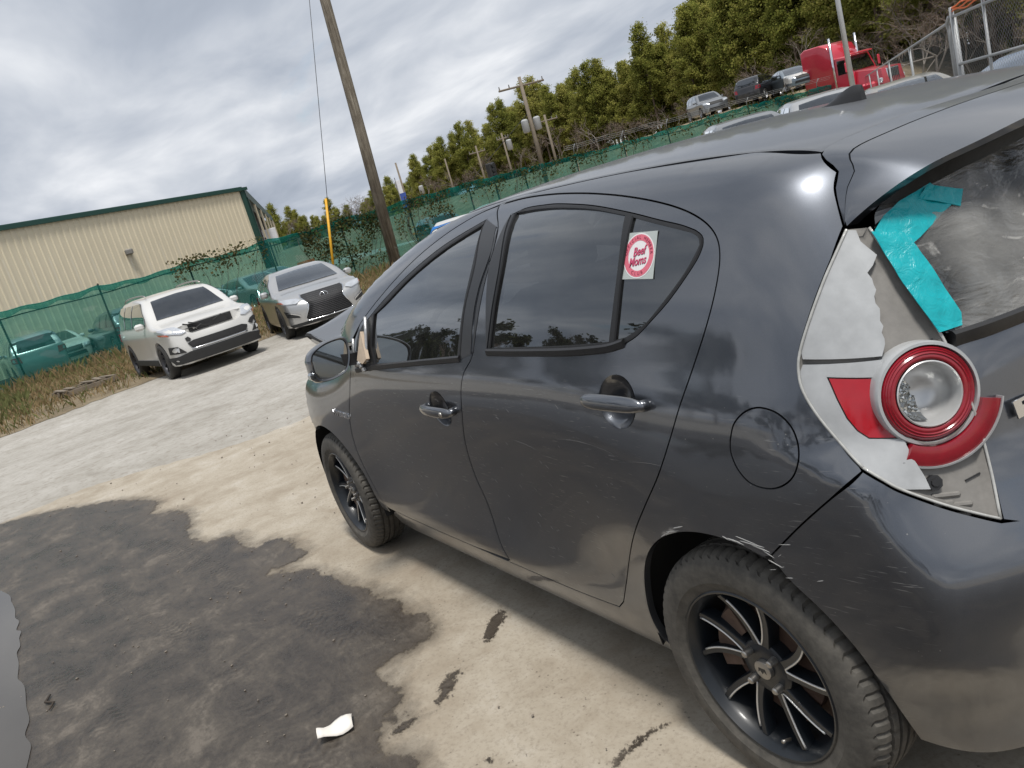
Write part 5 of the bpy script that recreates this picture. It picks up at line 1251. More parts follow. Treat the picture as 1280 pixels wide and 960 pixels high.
# --- silver car with the wide spindle grille
F_lex = gbody(L=4.95, W=.94, H=1.47, bonnet=.99, ws=(3.45, 2.55), rear=(.45, 1.05), belt=.98, nose=.34, tail=.12, clear=.24)
def lex_front(car, F):
    A = 'A'
    half = [(.46, .35), (.50, .41), (.37, .66), (.46, .84), (.44, .88)]
    gr = patch(F, 'grille', half+[(-y, z) for y, z in half[::-1]], A, 'engine_dark', car, off=.003)[0]
    gr['label'] = 'wide black spindle grille with an oval emblem'
    for i, z in enumerate(np.linspace(.39, .855, 14)):
        w_ = np.interp(z, [.36, .42, .66, .84, .875], [.46, .50, .37, .46, .44])-.012
        pts = [tuple(Proj('A').back(F, np.array([(y, z)]))[0]+np.array([.022, 0, 0])) for y in np.linspace(-w_, w_, 9)]
        mb = MB(); mb.tube(pts, .006, 5); mb.build('grille_bar', 'alloy_dark', gr, smooth=True)
    hs = half+[]
    for s in (1, -1):
        pts = [tuple(Proj('A').back(F, np.array([(s*y, z)]))[0]+np.array([.022, 0, 0])) for y, z in [(0, .335), (.25, .337), (.47, .345), (.515, .41), (.385, .66), (.475, .84), (.45, .895)]]
        mb = MB(); mb.tube([tuple(p) for p in catmull(np.array(pts), 3)], .012, 6); mb.build('grille_surround', 'chrome', gr, smooth=True)
        patch(F, 'headlight', [(s*.50, .78), (s*.62, .74), (s*.86, .79), (s*.89, .87), (s*.74, .86), (s*.54, .83)], A, 'head_lens', car, off=.006, step=.08)
        patch(F, 'side_marker', [(s*.84, .80), (s*.90, .82), (s*.90, .85), (s*.86, .84)], A, 'amber_lens', car, off=.009)
        patch(F, 'fog_recess', [(s*.62, .44), (s*.84, .50), (s*.86, .64), (s*.80, .60), (s*.64, .50)], A, 'lower_black', car, off=.005)
        patch(F, 'fog_blade', [(s*.60, .475), (s*.84, .60), (s*.84, .62), (s*.60, .50)], A, 'chrome', car, off=.010)
    patch(F, 'lower_lip', [(-.80, .27), (.80, .27), (.84, .33), (-.84, .33)], A, 'lower_black', car, off=.008)
    c = Proj('A').back(F, np.array([(0, .775)]))[0]+np.array([.034, 0, 0]); mb = MB()
    mb.tube([(c[0], c[1]+.085*math.cos(a), c[2]+.062*math.sin(a)) for a in np.linspace(0, 2*math.pi, 29)], .009, 6)
    mb.tube([(c[0]+.002, c[1]-.012, c[2]+.050), (c[0]+.002, c[1]+.022, c[2]-.020), (c[0]+.002, c[1]-.060, c[2]-.022)], .010, 6); mb.build('oval_emblem', 'chrome', gr, smooth=True)
    patch(F, 'door_handle', [(1.5, .90), (1.70, .905), (1.70, .935), (1.5, .93)], 'Y', 'silver_paint', car, off=.02, mirror=True)
make_car('lex', F_lex, 'silver luxury car with a wide black spindle grille parked beside the white utility vehicle', 'car', (1.0, 3.80), .365, 'silver_paint', [(.75, 1.45), (1.52, 2.25), (2.33, 3.25)], (18.0, -4.25), rad(171), extra=lex_front, wheelmat='alloy_dark', name='silver_car')

def bearing(px):   # compass bearing of a point on the horizon, by its column in the photograph
    d = -np.array(CB)*1014.63+np.array(CR)*(px-640)-np.array(CU)*(257-(px-575)*.2913-480); return math.atan2(d[1], d[0])
def yp(px, dist): a = bearing(px); return (CP[0]+dist*math.cos(a), CP[1]+dist*math.sin(a))
def ya(px): return math.degrees(bearing(px))+180+12
# --- generic bodies for the rest of the yard
F_sed = gbody(L=4.6, W=.90, H=1.47, bonnet=.95, ws=(3.30, 2.45), rear=(.45, 1.05), belt=.95, nose=.32, tail=.14, clear=.22)
F_sm = gbody(L=4.5, W=.92, H=1.66, bonnet=1.04, ws=(3.15, 2.45), rear=(.20, .50), belt=1.05, nose=.30, tail=.10, clear=.25, box=True)
sedp = [(.95, 1.30), (1.36, 2.10), (2.18, 3.05)]; smp = [(.40, 1.00), (1.08, 1.85), (1.93, 2.90)]
def blue_door(car, F): 
    front_std()(car, F)
    patch(F, 'blue_window_wrap', [(2.16, .97), (3.20, .97), (2.62, 1.34), (2.16, 1.36)], 'Y', 'blue_wrap', car, off=.015, mirror=True)
sed = lambda lab, mat, loc, rz, **k: make_car('sed', F_sed, lab, 'car', (.92, 3.62), .32, mat, sedp, loc, rad(rz), extra=k.pop('extra', front_std(hz=(.58, .74))), **k)
smu = lambda lab, mat, loc, rz, **k: make_car('sm', F_sm, lab, 'suv', (.88, 3.55), .345, mat, smp, loc, rad(rz), extra=k.pop('extra', front_std(hz=(.72, .88))), **k)
sed('white car with a blue wrapped side window beyond the grey hatchback bonnet', 'white_paint', (20.8, -10.3), 150, extra=blue_door)
smu('grey car whose screen shows over the hatchback roof, left of the antenna', 'grey_paint', yp(930, 20), ya(930), dz=-.02)
sed('white car whose roof edge just shows over the hatchback roof near the fence', 'white_paint', yp(850, 21), ya(850), dz=-.1)
smu('silver car whose screen rises right behind the roof antenna', 'silver_paint', yp(1028, 19.5), ya(1028), dz=-.01)
sed('pale car with a cracked screen below the red truck', 'tan_paint', yp(1128, 19), ya(1128), dz=-.01)
sed('dark blue car at the right edge behind the hatchback roof', 'black_paint', yp(1300, 14.5), 60, dz=-.02)
# behind the green screen
smu('large utility vehicle tail seen through the green screen, leftmost', 'silver_paint', (33.2, 1.3), 4)
sed('pale car behind the screen between the leftmost vehicle and the dark one', 'white_paint', (36.5, .4), 190)
sed('silver car behind the screen above the silver luxury car', 'silver_paint', (34.0, -7.4), 190)
smu('dark utility vehicle seen through the screen beside the white vehicle', 'grey_paint', (33.6, -1.9), 10)
sed('pale sedan seen side-on through the screen above the white vehicle', 'silver_paint', (35.2, -5.7), 262)
sed('light car behind the screen in front of the beige building corner', 'tan_paint', (36.0, -8.8), 200)
smu('grey utility vehicle behind the screen right of the wooden pole', 'grey_paint', (34.6, -17.2), 170)
sed('white car behind the screen beyond the hatchback windscreen pillar', 'white_paint', (35.0, -21.0), 185)
sed('silver car behind the screen under the transformer pole', 'silver_paint', (35.4, -25.5), 178)
# on the bank beyond the fence
smu('grey utility vehicle on the grass bank above the fence, leftmost of the row', 'grey_paint', (39.5, -42.0), 150, dz=2.5)
smu('black utility vehicle on the bank, in the middle of the row', 'black_paint', (36.0, -43.2), 290, dz=2.5)
def crash(car, F):
    front_std()(car, F); patch(F, 'white_patch', [(3.55, .50), (4.45, .45), (4.45, .88), (3.6, .92)], 'Y', 'white_paint', car, off=.01, mirror=True)
sed('blue grey sedan with a white front wing on the bank beside the red truck', 'blue_grey_paint', (33.4, -43.2), 145, dz=2.5, extra=crash)

# --- red conventional truck
tr = empty('truck'); tag(tr, 'red long-nosed truck tractor with tall sleeper cab behind the fence', 'truck')
def prism(prof, w, taper=.94, mat='red_paint', name='part', parent=None, bev=.06):
    """side profile (x,z) swept across; top edges drawn in"""
    parent = parent or tr
    zc = [p[1] for p in prof]; zmin, zmax = min(zc), max(zc); mb = MB(); rings = []
    for y, k in ((-w, .93), (-w+bev, 1), (w-bev, 1), (w, .93)):
        cx = sum(p[0] for p in prof)/len(prof); cz = sum(zc)/len(zc)
        rings.append([(cx+(x-cx)*(1-(1-k)*.6), y*(1-(1-taper)*(z-zmin)/(zmax-zmin)), cz+(z-cz)*(1-(1-k)*.6)) for x, z in prof])
    mb.loft(rings); return mb.build(name, mat, parent, auto=40)
prism([(-.2, .9), (2.0, .9), (2.0, 3.2), (1.75, 3.75), (1.2, 4.0), (.1, 4.05), (-.2, 3.9)], 1.22, .92, name='sleeper')
prism([(2.0, 1.0), (3.1, 1.0), (3.1, 2.0), (2.75, 2.95), (2.0, 3.05)], 1.12, .93, name='cab')
prism([(3.1, .75), (4.75, .75), (4.9, .95), (4.8, 1.75), (3.1, 2.02)], .95, .85, name='bonnet')
prism([(4.4, .35), (5.0, .35), (5.05, .75), (4.4, .8)], 1.2, 1, name='bumper', mat='chrome')
mb = MB(); mb.add([(3.12, y*.9, z) for y, z in ((-1, 2.08), (1, 2.08))]+[(2.80, y*.86, 2.88) for y in (1, -1)], [(0, 1, 2, 3)]); o = mb.build('windscreen', 'car_glass', tr, fix=False)
for s in (1, -1):
    mb = MB(); mb.add([(x, s*(1.125-.05*(z-1)/2), z) for x, z in ((2.2, 2.05), (2.98, 2.05), (2.72, 2.8), (2.2, 2.85))], [(0, 1, 2, 3)]); mb.build('side_window', 'car_glass', tr, fix=False)
    mb = MB(); mb.rbox((4.72, s*.88, 1.15), (.22, .30, .26), .05); mb.build('headlight', 'head_lens', tr)
    mb = MB(); mb.rbox((3.05, s*1.42, 2.35), (.10, .2, .55), .04); mb.build('door_mirror', 'red_paint', tr)
    mb = MB(); mb.rbox((3.9, s*1.02, .95), (1.1, .38, .5), .12); mb.build('mudguard', 'red_paint', tr)
    for x in (4.0, .3, -.9):
        vwheel(tr, x, s*1.05, .5, 'alloy')
    mb = MB(); mb.tube([(1.98, s*1.12, .9), (1.98, s*1.12, 4.2)], .07, 10); mb.build('exhaust_stack', 'chrome', tr, smooth=True)
gr = MB(); gr.rbox((4.82, 0, 1.28), (.10, 1.02, .86), .04); gr = gr.build('grille', 'chrome', tr)
for i in range(7):
    mb = MB(); mb.box((4.885, -.42+.14*i, 1.28), (.03, .05, .74)); mb.build('grille_slat', 'lower_black', gr)
mb = MB(); mb.rbox((2.95, 0, 3.02), (.35, 1.9, .07), .03, Matrix.Rotation(rad(12), 3, 'Y')); mb.build('sun_visor', 'red_paint', tr)
mb = MB(); mb.box((0, 0, .75), (4.5, .9, .25)); mb.build('chassis', 'lower_black', tr)
tc = yp(1068, 54.5); tr.location = (tc[0]+2.2, tc[1]-.15, .5); tr.rotation_euler = (0, 0, rad(176))

# ================================================================== yard edge: grass, bank, fence, building, poles, woods
RN = np.random.default_rng(12)
grass_edge = catmull(np.array(G['grass'], float), 4)
gpoly = [(16.2, 9.0), (16.4, 4.0)]+[tuple(p) for p in grass_edge]+[(19.6, -8.0), (20.5, -13), (22, -22), (25, -40), (60, -40), (60, 9.0)]
gp = resample(np.array(gpoly), .25); gp = np.array([(x+RN.uniform(-.12, .12) if x < 25 else x, y) for x, y in gp])
sheet('grass_verge', gp, -.273, 'grass_soil')
def grass_mats():
    for nm, a, b, c_ in (('dry_grass', (.30, .22, .11), (.22, .15, .075), (.11, .13, .035)), ('shrub_twigs', (.16, .115, .085), (.22, .165, .125), (.10, .075, .06))):
        t = newmat(nm); P = t.n('ShaderNodeNewGeometry').outputs['Position']
        r = t.n('ShaderNodeNewGeometry').outputs['Random Per Island']
        c = t.ramp(t.math('ADD', t.math('MULTIPLY', r, .6), t.math('MULTIPLY', t.noise(P, .8, 3), .4)), [(.2, a), (.5, b), (.72, c_)])
        t.out(t.n('ShaderNodeBsdfPrincipled', {'Base Color': c, 'Roughness': .9}).outputs[0])
grass_mats()
def blades(name, pts, hgt, wid, mat, lean=.5):
    n = len(pts); a = RN.uniform(0, 2*math.pi, n); h = hgt*RN.uniform(.4, 1.25, n); l = RN.uniform(0, lean, n)*h; b = RN.uniform(0, 2*math.pi, n)
    w_ = wid*RN.uniform(.6, 1.4, n); dx, dy = np.cos(a)*w_, np.sin(a)*w_
    lx, ly = np.cos(b)*l, np.sin(b)*l; z0 = np.full(n, -.275)
    V = np.stack([np.stack([pts[:, 0]-dx, pts[:, 1]-dy, z0], 1), np.stack([pts[:, 0]+dx, pts[:, 1]+dy, z0], 1),
                  np.stack([pts[:, 0]+lx*.35+dx*.6, pts[:, 1]+ly*.35+dy*.6, z0+h*.6], 1), np.stack([pts[:, 0]+lx, pts[:, 1]+ly, z0+h], 1)], 1).reshape(-1, 3)
    i = np.arange(n)*4; F_ = np.vstack([np.stack([i, i+1, i+2], 1), np.stack([i, i+2, i+3], 1)])
    me = bpy.data.meshes.new(name); me.from_pydata(V.tolist(), [], F_.tolist()); me.update(); o = link(name, me, mat); return o
def in_verge(n, box):
    P = np.stack([RN.uniform(box[0], box[1], n), RN.uniform(box[2], box[3], n)], 1); return P[in_poly(P, np.array(gpoly))]
P = in_verge(34000, (16.2, 30, -12, 6)); dens = np.sin(P[:, 0]*1.7+1)*np.sin(P[:, 1]*2.3)+np.sin(P[:, 0]*.6-P[:, 1]*.9)
edge_d = P[:, 0]-np.interp(P[:, 1], [p[1] for p in gpoly[::-1] if p[0] < 24], [p[0] for p in gpoly[::-1] if p[0] < 24])
keep = RN.random(len(P)) < np.clip(.18+.22*edge_d+.2*dens, .08, 1)
P = P[keep]; o = blades('verge_grass', P, .17, .010, 'dry_grass', .9); tag(o, 'dry brown grass on the verge in front of the fence', 'grass', kind='stuff')
P = np.stack([29.6+RN.normal(0, .35, 9000), RN.uniform(-38, 6, 9000)], 1); o = blades('fence_weeds', P, .42, .011, 'dry_grass', .7); tag(o, 'tall dry weeds along the foot of the green fence', 'weeds', kind='stuff')
P = in_verge(1300, (19, 27, 2.0, 6)); o = blades('green_weeds', P, .34, .014, 'green_weed' if 'green_weed' in MATS else plain('green_weed', (.12, .13, .04), .85, var=.5, scale=3), .7); tag(o, 'patch of greener weeds at the left end of the verge', 'weeds', kind='stuff')

# raised grass bank beyond the fence
def bank():
    V = []; F_ = []; nx, ny = 26, 40
    xs = np.linspace(27, 133, nx); ys = np.linspace(-155, -30, ny)
    for i, x in enumerate(xs):
        for j, y in enumerate(ys):
            d = max(0, -y-34-.25*max(0, 36-x)); h = 2.78*sm(0, 4.5, np.array(d))*sm(30.5, 33, np.array(x))-.28
            V.append((x, y, float(h)+.008))
    for i in range(nx-1):
        for j in range(ny-1): F_.append((i*ny+j, (i+1)*ny+j, (i+1)*ny+j+1, i*ny+j+1))
    mb = MB(); mb.add(V, F_); o = mb.build('grass_bank', 'grass_soil', smooth=True, fix=False); o['kind'] = 'structure'
bank()

# ---- green screened chain-link fence
def fence_mats():
    t = newmat('green_screen'); P = t.n('ShaderNodeNewGeometry').outputs['Position']
    n1 = t.noise(t.mapping(P, (1, .5, 1.2)), 1.1, 6, .65); n2 = t.noise(P, 9, 5, .7)
    c = t.mix(t.ramp(t.math('ADD', t.math('MULTIPLY', n1, .6), t.math('MULTIPLY', n2, .4)), [(.35, 0.), (.65, 1.)]), (.006, .095, .085), (.026, .22, .19))
    df = t.n('ShaderNodeBsdfDiffuse', {'Color': c}).outputs[0]; tl = t.n('ShaderNodeBsdfTranslucent', {'Color': c}).outputs[0]
    d2 = t.n('ShaderNodeMixShader', {0: .35, 1: df, 2: tl}).outputs[0]
    tr = t.n('ShaderNodeBsdfTransparent', {'Color': (.50, .88, .84, 1)}).outputs[0]
    t.out(t.n('ShaderNodeMixShader', {0: t.ramp(n1, [(.35, .30), (.65, .52)]), 1: tr, 2: d2}).outputs[0])
    t = newmat('chain_link'); oc = t.n('ShaderNodeTexCoord').outputs['UV']; s = t.n('ShaderNodeSeparateXYZ', {0: oc})
    k = 1/.075
    def wires(op):
        v = t.math('MULTIPLY', t.math(op, s.outputs[0], s.outputs[1]), k); f = t.math('ABSOLUTE', t.math('SUBTRACT', t.math('FRACT', v), .5)); return t.math('LESS_THAN', f, .045)
    a = t.math('MAXIMUM', wires('ADD'), wires('SUBTRACT'))
    bs = t.n('ShaderNodeBsdfPrincipled', {'Base Color': (.30, .31, .31, 1), 'Metallic': .6, 'Roughness': .5}).outputs[0]
    t.out(t.n('ShaderNodeMixShader', {0: a, 1: t.n('ShaderNodeBsdfTransparent').outputs[0], 2: bs}).outputs[0])
fence_mats()
plain('rusty_post', (.085, .072, .062), .7, .3, var=.4, scale=20)
plain('galvanised', (.34, .35, .355), .5, .3, var=.2, scale=12)
def uvquad(name, A, B, z0, z1, mat, parent):
    A, B = np.array(A, float), np.array(B, float); L_ = np.linalg.norm(B-A)
    me = bpy.data.meshes.new(name); me.from_pydata([(A[0], A[1], z0), (B[0], B[1], z0), (B[0], B[1], z1), (A[0], A[1], z1)], [], [(0, 1, 2, 3)]); uv = me.uv_layers.new(name='UV')
    for i, c in enumerate(((0, z0), (L_, z0), (L_, z1), (0, z1))): uv.data[i].uv = c
    me.update(); return link(name, me, mat, parent)
fr = empty('screened_fence', (30, -18, -.28)); tag(fr, 'long chain-link fence covered in green mesh screening', 'fence'); 
FX = 30.0; Y0, Y1 = 8.5, -45.4
def loc(o, parent): o.parent = parent; o.matrix_parent_inverse = Matrix.Translation(-Vector(parent.location)); return o
ys = np.arange(Y0-.6, Y1, -3.05); tops = {}
for i, y in enumerate(ys):
    mb = MB(); tilt = random.Random(i).uniform(-.06, .06); mb.tube([(FX+.04, y, -.3), (FX+.04+tilt*.4, y+tilt, 2.32)], .032, 8); mb.tube([(FX+.04+tilt*.4, y+tilt, 2.3), (FX+.04+tilt*.4, y+tilt, 2.35)], [.04, .02], 8); loc(mb.build('fence_post', 'rusty_post', smooth=True), fr)
    if y < -21.5:
        mb = MB(); mb.tube([(FX+.05, y, 2.25), (FX+.02, y, 2.52), (FX-.14, y, 2.72)], .022, 6); loc(mb.build('barb_arm', 'galvanised', smooth=True), fr)
mb = MB(); mb.tube([(FX+.03, y, 2.02+.04*math.sin(y*1.1)) for y in np.linspace(Y0, Y1, 60)], .021, 6); loc(mb.build('top_rail', 'rusty_post', smooth=True), fr)
for k, (a, b) in enumerate(zip(np.r_[Y0, ys[1:]], np.r_[ys[1:], Y1])):
    nu, nv = 14, 12; V = []; F_ = []; rr = random.Random(100+k); sag = rr.uniform(.03, .10); ph = rr.uniform(0, 6)
    for i in range(nu+1):
        u = i/nu; y = a+(b-a)*u; zt = 2.28-sag*math.sin(math.pi*u)+.02*math.sin(u*17+ph)+.04*math.sin(y*.31)
        for j in range(nv+1):
            v = j/nv; V.append((FX-.03+.035*math.sin(u*9+v*4+ph)*math.sin(math.pi*v)+.015*math.sin(v*21+u*5), y, -.25+(zt+.25)*v))
    for i in range(nu):
        for j in range(nv): q = i*(nv+1)+j; F_.append((q, q+1, q+nv+2, q+nv+1))
    mb = MB(); mb.add(V, F_); loc(mb.build('screen_panel', 'green_screen', smooth=True, fix=False), fr)
    # folded hem at the top
    mb = MB(); mb.loft([[(FX-.06+dx, V[i*(nv+1)+nv][1], V[i*(nv+1)+nv][2]+dz) for dx, dz in ((0, -.16+.05*math.sin(i*1.3+ph)), (-.012, -.02), (.0, .012), (.03, -.02))] for i in range(nu+1)], closed=False, cap=False); loc(mb.build('screen_hem', 'green_screen', smooth=True, fix=False), fr)
    loc(uvquad('link_mesh', (FX+.0, a), (FX+.0, b), -.22, 2.05, 'chain_link', None), fr)
for z, x in ((2.55, FX-.03), (2.63, FX-.09), (2.71, FX-.14)):
    mb = MB(); mb.tube([(x, y, z+.02*math.sin(y*2)) for y in np.linspace(-22, Y1, 30)], .007, 4); loc(mb.build('barbed_wire', 'galvanised', smooth=True), fr)

# ---- bare chain-link run and gate at the right
f2 = empty('chain_link_fence', (14, -21, 0)); tag(f2, 'bare galvanised chain-link fence at right running towards the gate', 'fence')
A, Bq = np.array([29.8, -45.0]), np.array([5.9, -11.3]); N_ = 6
for i in range(N_):
    p = A+(Bq-A)*i/(N_-1); mb = MB(); mb.tube([(p[0], p[1], 0), (p[0], p[1], 2.1)], .03, 8); loc(mb.build('fence_post', 'galvanised', smooth=True), f2)
mb = MB(); mb.tube([(A[0], A[1], 2.08), (Bq[0], Bq[1], 2.08)], .024, 8); loc(mb.build('top_rail', 'galvanised', smooth=True), f2)
loc(uvquad('link_mesh', A, Bq, .05, 2.08, 'chain_link', None), f2)
g2 = empty('chain_link_gate', (5.2, -10.7, 0)); tag(g2, 'tall galvanised chain-link gate with orange straps along its top at far right', 'gate')
gA, gB = np.array([5.92, -11.28]), np.array([2.9, -8.7]); gd = (gB-gA)/np.linalg.norm(gB-gA)
for u, h in ((0, 2.26), (.27, 2.2), (1.0, 2.2)):
    p = gA+(gB-gA)*u; mb = MB(); mb.tube([(p[0], p[1], .05), (p[0], p[1], h)], .034 if u in (0, 1) else .022, 10); loc(mb.build('gate_post', 'galvanised', smooth=True), g2)
for z in (2.12, 1.42, .15):
    mb = MB(); mb.tube([(gA[0], gA[1], z), (gB[0], gB[1], z)], .022, 8); loc(mb.build('gate_rail', 'galvanised', smooth=True), g2)
mb = MB(); p = gA-gd*.18; q = gA+np.array([.25, -.3]); mb.tube([(p[0], p[1], 0), (p[0], p[1], 1.95), (p[0]+.02, p[1], 2.05), (gA[0]+.05, gA[1], 2.13)], .028, 8); loc(mb.build('bent_brace', 'galvanised', smooth=True), g2)
loc(uvquad('link_mesh', gA, gB, .1, 2.12, 'chain_link', None), g2)
plain('orange_strap', (.75, .16, .03), .5, var=.2)
os_ = MB(); p0 = gA+gd*.02
for k in range(3):
    os_.tube([(gA[0]+gd[0]*u, gA[1]+gd[1]*u, 2.19+.035*k+.02*math.sin(u*9+k*2)) for u in np.linspace(.0, 1.5+.4*k, 14)], .012, 5)
os_ = os_.build('orange_strap', 'orange_strap', smooth=True); tag(os_, 'orange straps draped along the top of the gate', 'strap')

# ---- beige metal building
bl = empty('metal_building', (43.5, -11, 0)); tag(bl, 'beige ribbed metal building with dark green trim behind the fence', 'building')
plain('cream_metal', (.72, .64, .48), .5, .0, var=.06, scale=.7); plain('green_trim', (.014, .060, .048), .5, var=.15); plain('bay_shade', (.022, .020, .018), .9, var=.4, scale=2); plain('roof_metal', (.03, .09, .075), .5, var=.1)
bA, bB, bC = np.array([31.6, 7.3]), np.array([43.5, -11.0]), np.array([79.9, -23.3]); HB = 5.5
def wall_panels(A, B, wdt, name, mat):
    d = B-A; L_ = np.linalg.norm(d); d /= L_; n = np.array([d[1], -d[0]]); n = n if np.dot(n, np.array([-1.2, 1.9])-A) > 0 else -n
    k = int(L_/wdt)
    for i in range(k):
        mb = MB(); ring0 = []; 
        prof = []
        for r in range(3):
            c = (r+.5)*wdt/3; prof += [(c-.06, 0), (c-.035, .038), (c+.035, .038), (c+.06, 0)]
        prof = [(0.002, 0)]+prof+[(wdt-.002, 0)]
        o = A+d*(i*wdt)
        lo = [(o[0]+d[0]*u+n[0]*v, o[1]+d[1]*u+n[1]*v, 0) for u, v in prof]; hi = [(x, y, HB-.12) for x, y, z in lo]
        mb.loft([lo, hi], closed=False, cap=False); loc(mb.build(name, mat, fix=False), bl)
    return n
n1 = wall_panels(bB, bA, .95, 'wall_panel', 'cream_metal')
def vbox(P0, P1, z0, z1, t, mat, name, out=None):
    d = P1-P0; d = d/np.linalg.norm(d); n = np.array([d[1], -d[0]]); n = n if out is None or np.dot(n, out) > 0 else -n
    q = [P0, P1, P1+n*t, P0+n*t]; mb = MB(); mb.loft([[(a[0], a[1], z0) for a in q], [(a[0], a[1], z1) for a in q]]); return loc(mb.build(name, mat), bl)
vbox(bA, bB+(bB-bA)/np.linalg.norm(bB-bA)*.25, HB-.14, HB+.02, .14, 'green_trim', 'eave_trim', n1)
vbox(bB+(bA-bB)/22*.0, bB+(bA-bB)/np.linalg.norm(bA-bB)*.28, 0, HB-.16, .07, 'green_trim', 'corner_trim', n1)
dC = (bC-bB)/np.linalg.norm(bC-bB); nC = np.array([dC[1], -dC[0]]); nC = nC if nC[1] < 0 else -nC
mb = MB(); q = [bB+dC*.3-nC*.6, bC-nC*.6]; mb.loft([[(a[0], a[1], 0) for a in q], [(a[0], a[1], HB-.2) for a in q]], closed=False, cap=False); loc(mb.build('bay_shade_sheet', 'bay_shade', fix=False), bl)  # near-black sheet paints in the shade inside the open bays
vbox(bB, bC, HB-.5, HB+.01, .10, 'green_trim', 'eave_trim', nC)
for u in (0.4, 7, 14, 21, 28, 35, 38):
    p = bB+dC*u; vbox(p, p+dC*.35, 0, HB-.5, .12, 'green_trim' if u < 1 else 'cream_metal', 'bay_post', nC)
mb = MB(); qs = [bA, bB, bC, bA+(bC-bB)]; mb.loft([[(a[0], a[1], HB+.02) for a in qs], [(a[0], a[1], HB+.08) for a in qs]]); loc(mb.build('roof', 'roof_metal'), bl)
d1 = (bA-bB)/np.linalg.norm(bA-bB); p = bB+d1*8.6; mb = MB(); mb.rbox((p[0]+n1[0]*.12, p[1]+n1[1]*.12, 3.55), (.34, .34, .24), .04); loc(mb.build('wall_lamp', 'grey_plastic'), bl)

# ---- poles
plain('weathered_wood', (.20, .165, .125), .85, var=.45, scale=5, bump=.6, bscale=30); plain('yellow_guard', (.72, .38, .02), .5, var=.15); plain('steel_pole', (.46, .46, .45), .4, .6, var=.15); plain('wire', (.03, .03, .03), .6)
def wood_mat():
    t = newmat('pole_wood'); oc = t.n('ShaderNodeTexCoord').outputs['Object']; g = t.noise(t.mapping(oc, (7, 7, .5)), 2.2, 6, .65); n = t.noise(oc, 1.6, 5, .6)
    c = t.ramp(t.math('ADD', t.math('MULTIPLY', g, .65), t.math('MULTIPLY', n, .35)), [(.36, (.075, .060, .045)), (.5, (.17, .145, .11)), (.64, (.28, .25, .20))])
    t.out(t.n('ShaderNodeBsdfPrincipled', {'Base Color': c, 'Roughness': .9, 'Normal': t.bump(g, .8, .03)}).outputs[0])
wood_mat()
po = MB(); po.tube([(29.3, -11.83, -.3), (29.3, -12.08, 5), (29.3, -12.30, 10.2), (29.3, -12.5, 15)], [.235, .215, .195, .17], 14); po = po.build('utility_pole', 'pole_wood', smooth=True); tag(po, 'thick weathered wooden pole standing in front of the green fence', 'pole')
gw = empty('guy_wire', (28.8, -8.87, -.28)); tag(gw, 'guy wire with a yellow plastic guard beside the wooden pole', 'wire')
mb = MB(); mb.tube([(28.8, -8.87, -.28), (29.1, -12.3, 13.0)], .012, 5); loc(mb.build('wire', 'wire', smooth=True), gw)
mb = MB(); v0, v1 = Vector((28.8, -8.93, -.1)), Vector((28.87, -9.68, 3.1)); mb.tube([v0, v1], .05, 8); loc(mb.build('yellow_guard', 'yellow_guard', smooth=True), gw)
lp = MB(); lp.tube([(20.1, -29.52, 0), (20.1, -29.52, 9)], [.115, .085], 12); lp = lp.build('light_pole', 'steel_pole', smooth=True); tag(lp, 'pale steel light pole in front of the red truck', 'pole')
def dpole(x, y, h, label, arms=(), cans=(), r=.14, lean=0., guy=None, z0=0.):
    e = empty('power_pole', (x, y, 0)); tag(e, label, 'pole'); mb = MB(); mb.tube([(0, 0, z0), (lean, 0, h)], [r, r*.7], 8); mb.build('shaft', 'weathered_wood', e, smooth=True)
    d = Vector((.55, -.83, 0)) if True else None; s = Vector((-.3, -.95, 0)).normalized()
    for z, w_ in arms:
        m = MB(); m.tube([(lean-s.x*w_, -s.y*w_, z), (lean+s.x*w_, s.y*w_, z)], .07, 6); a = m.build('cross_arm', 'weathered_wood', e)
        for k in (-1, -.55, .55, 1):
            m = MB(); m.tube([(lean+s.x*w_*k*.95, s.y*w_*k*.95, z+.05), (lean+s.x*w_*k*.95, s.y*w_*k*.95, z+.28)], [.05, .035], 6); m.build('insulator', 'grey_plastic', a)
    for z, sd_ in cans:
        m = MB(); c = Vector((lean, 0, z))+s*sd_*.45; m.tube([c, c+Vector((0, 0, .08)), c+Vector((0, 0, .82)), c+Vector((0, 0, .92))], [.2, .26, .26, .16], 12); m.build('transformer', 'white_plastic', e, auto=40)
    if guy: m = MB(); m.tube([(0, 0, h*.72), guy], .025, 4); m.build('guy', 'wire', e)
dpole(47.45, -33.2, 8.75, 'tall power pole with a crossarm and two white transformers before the pines', [(8.15, 1.7)], [(5.0, -1), (5.0, 1)], .17, guy=(5.0, 4.5, 2.2))
dpole(62.85, -46.0, 7.3, 'short power pole with a crossarm right of the transformer pole', [(6.75, 1.2)], r=.15)
dpole(61.2, -39.7, 6.5, 'thin grey pole left of the transformer pole', [(6.0, .55)], [(4.9, 1)], .11)
dpole(75.3, -45.5, 7.0, 'thin bare pole with a small crossarm near the dark signal head', [(6.3, .9)], r=.13)
dpole(83.0, -45.8, 7.0, 'thin short pole at the far edge of the woods', [], r=.12)
dpole(79.5, -37.9, 7.6, 'leaning grey pole beside the blue flag', [], [(4.9, -1)], .14, lean=0.)
dpole(80.5, -40.5, 4.6, 'small pole with a lamp head right of the leaning pole', [], [(3.8, 0)], .12)
for i, (a, b) in enumerate((((47.4, -33.2, 8.4), (75.3, -45.5, 6.6)), ((47.4, -33.2, 8.4), (22, -75, 11)), ((25.3, -10.5, 11.5), (47.4, -33.2, 8.3)))):
    pass
sg = empty('signal_head', (36.8, -22.2, 0)); tag(sg, 'black signal head on a post just above the fence', 'signal')
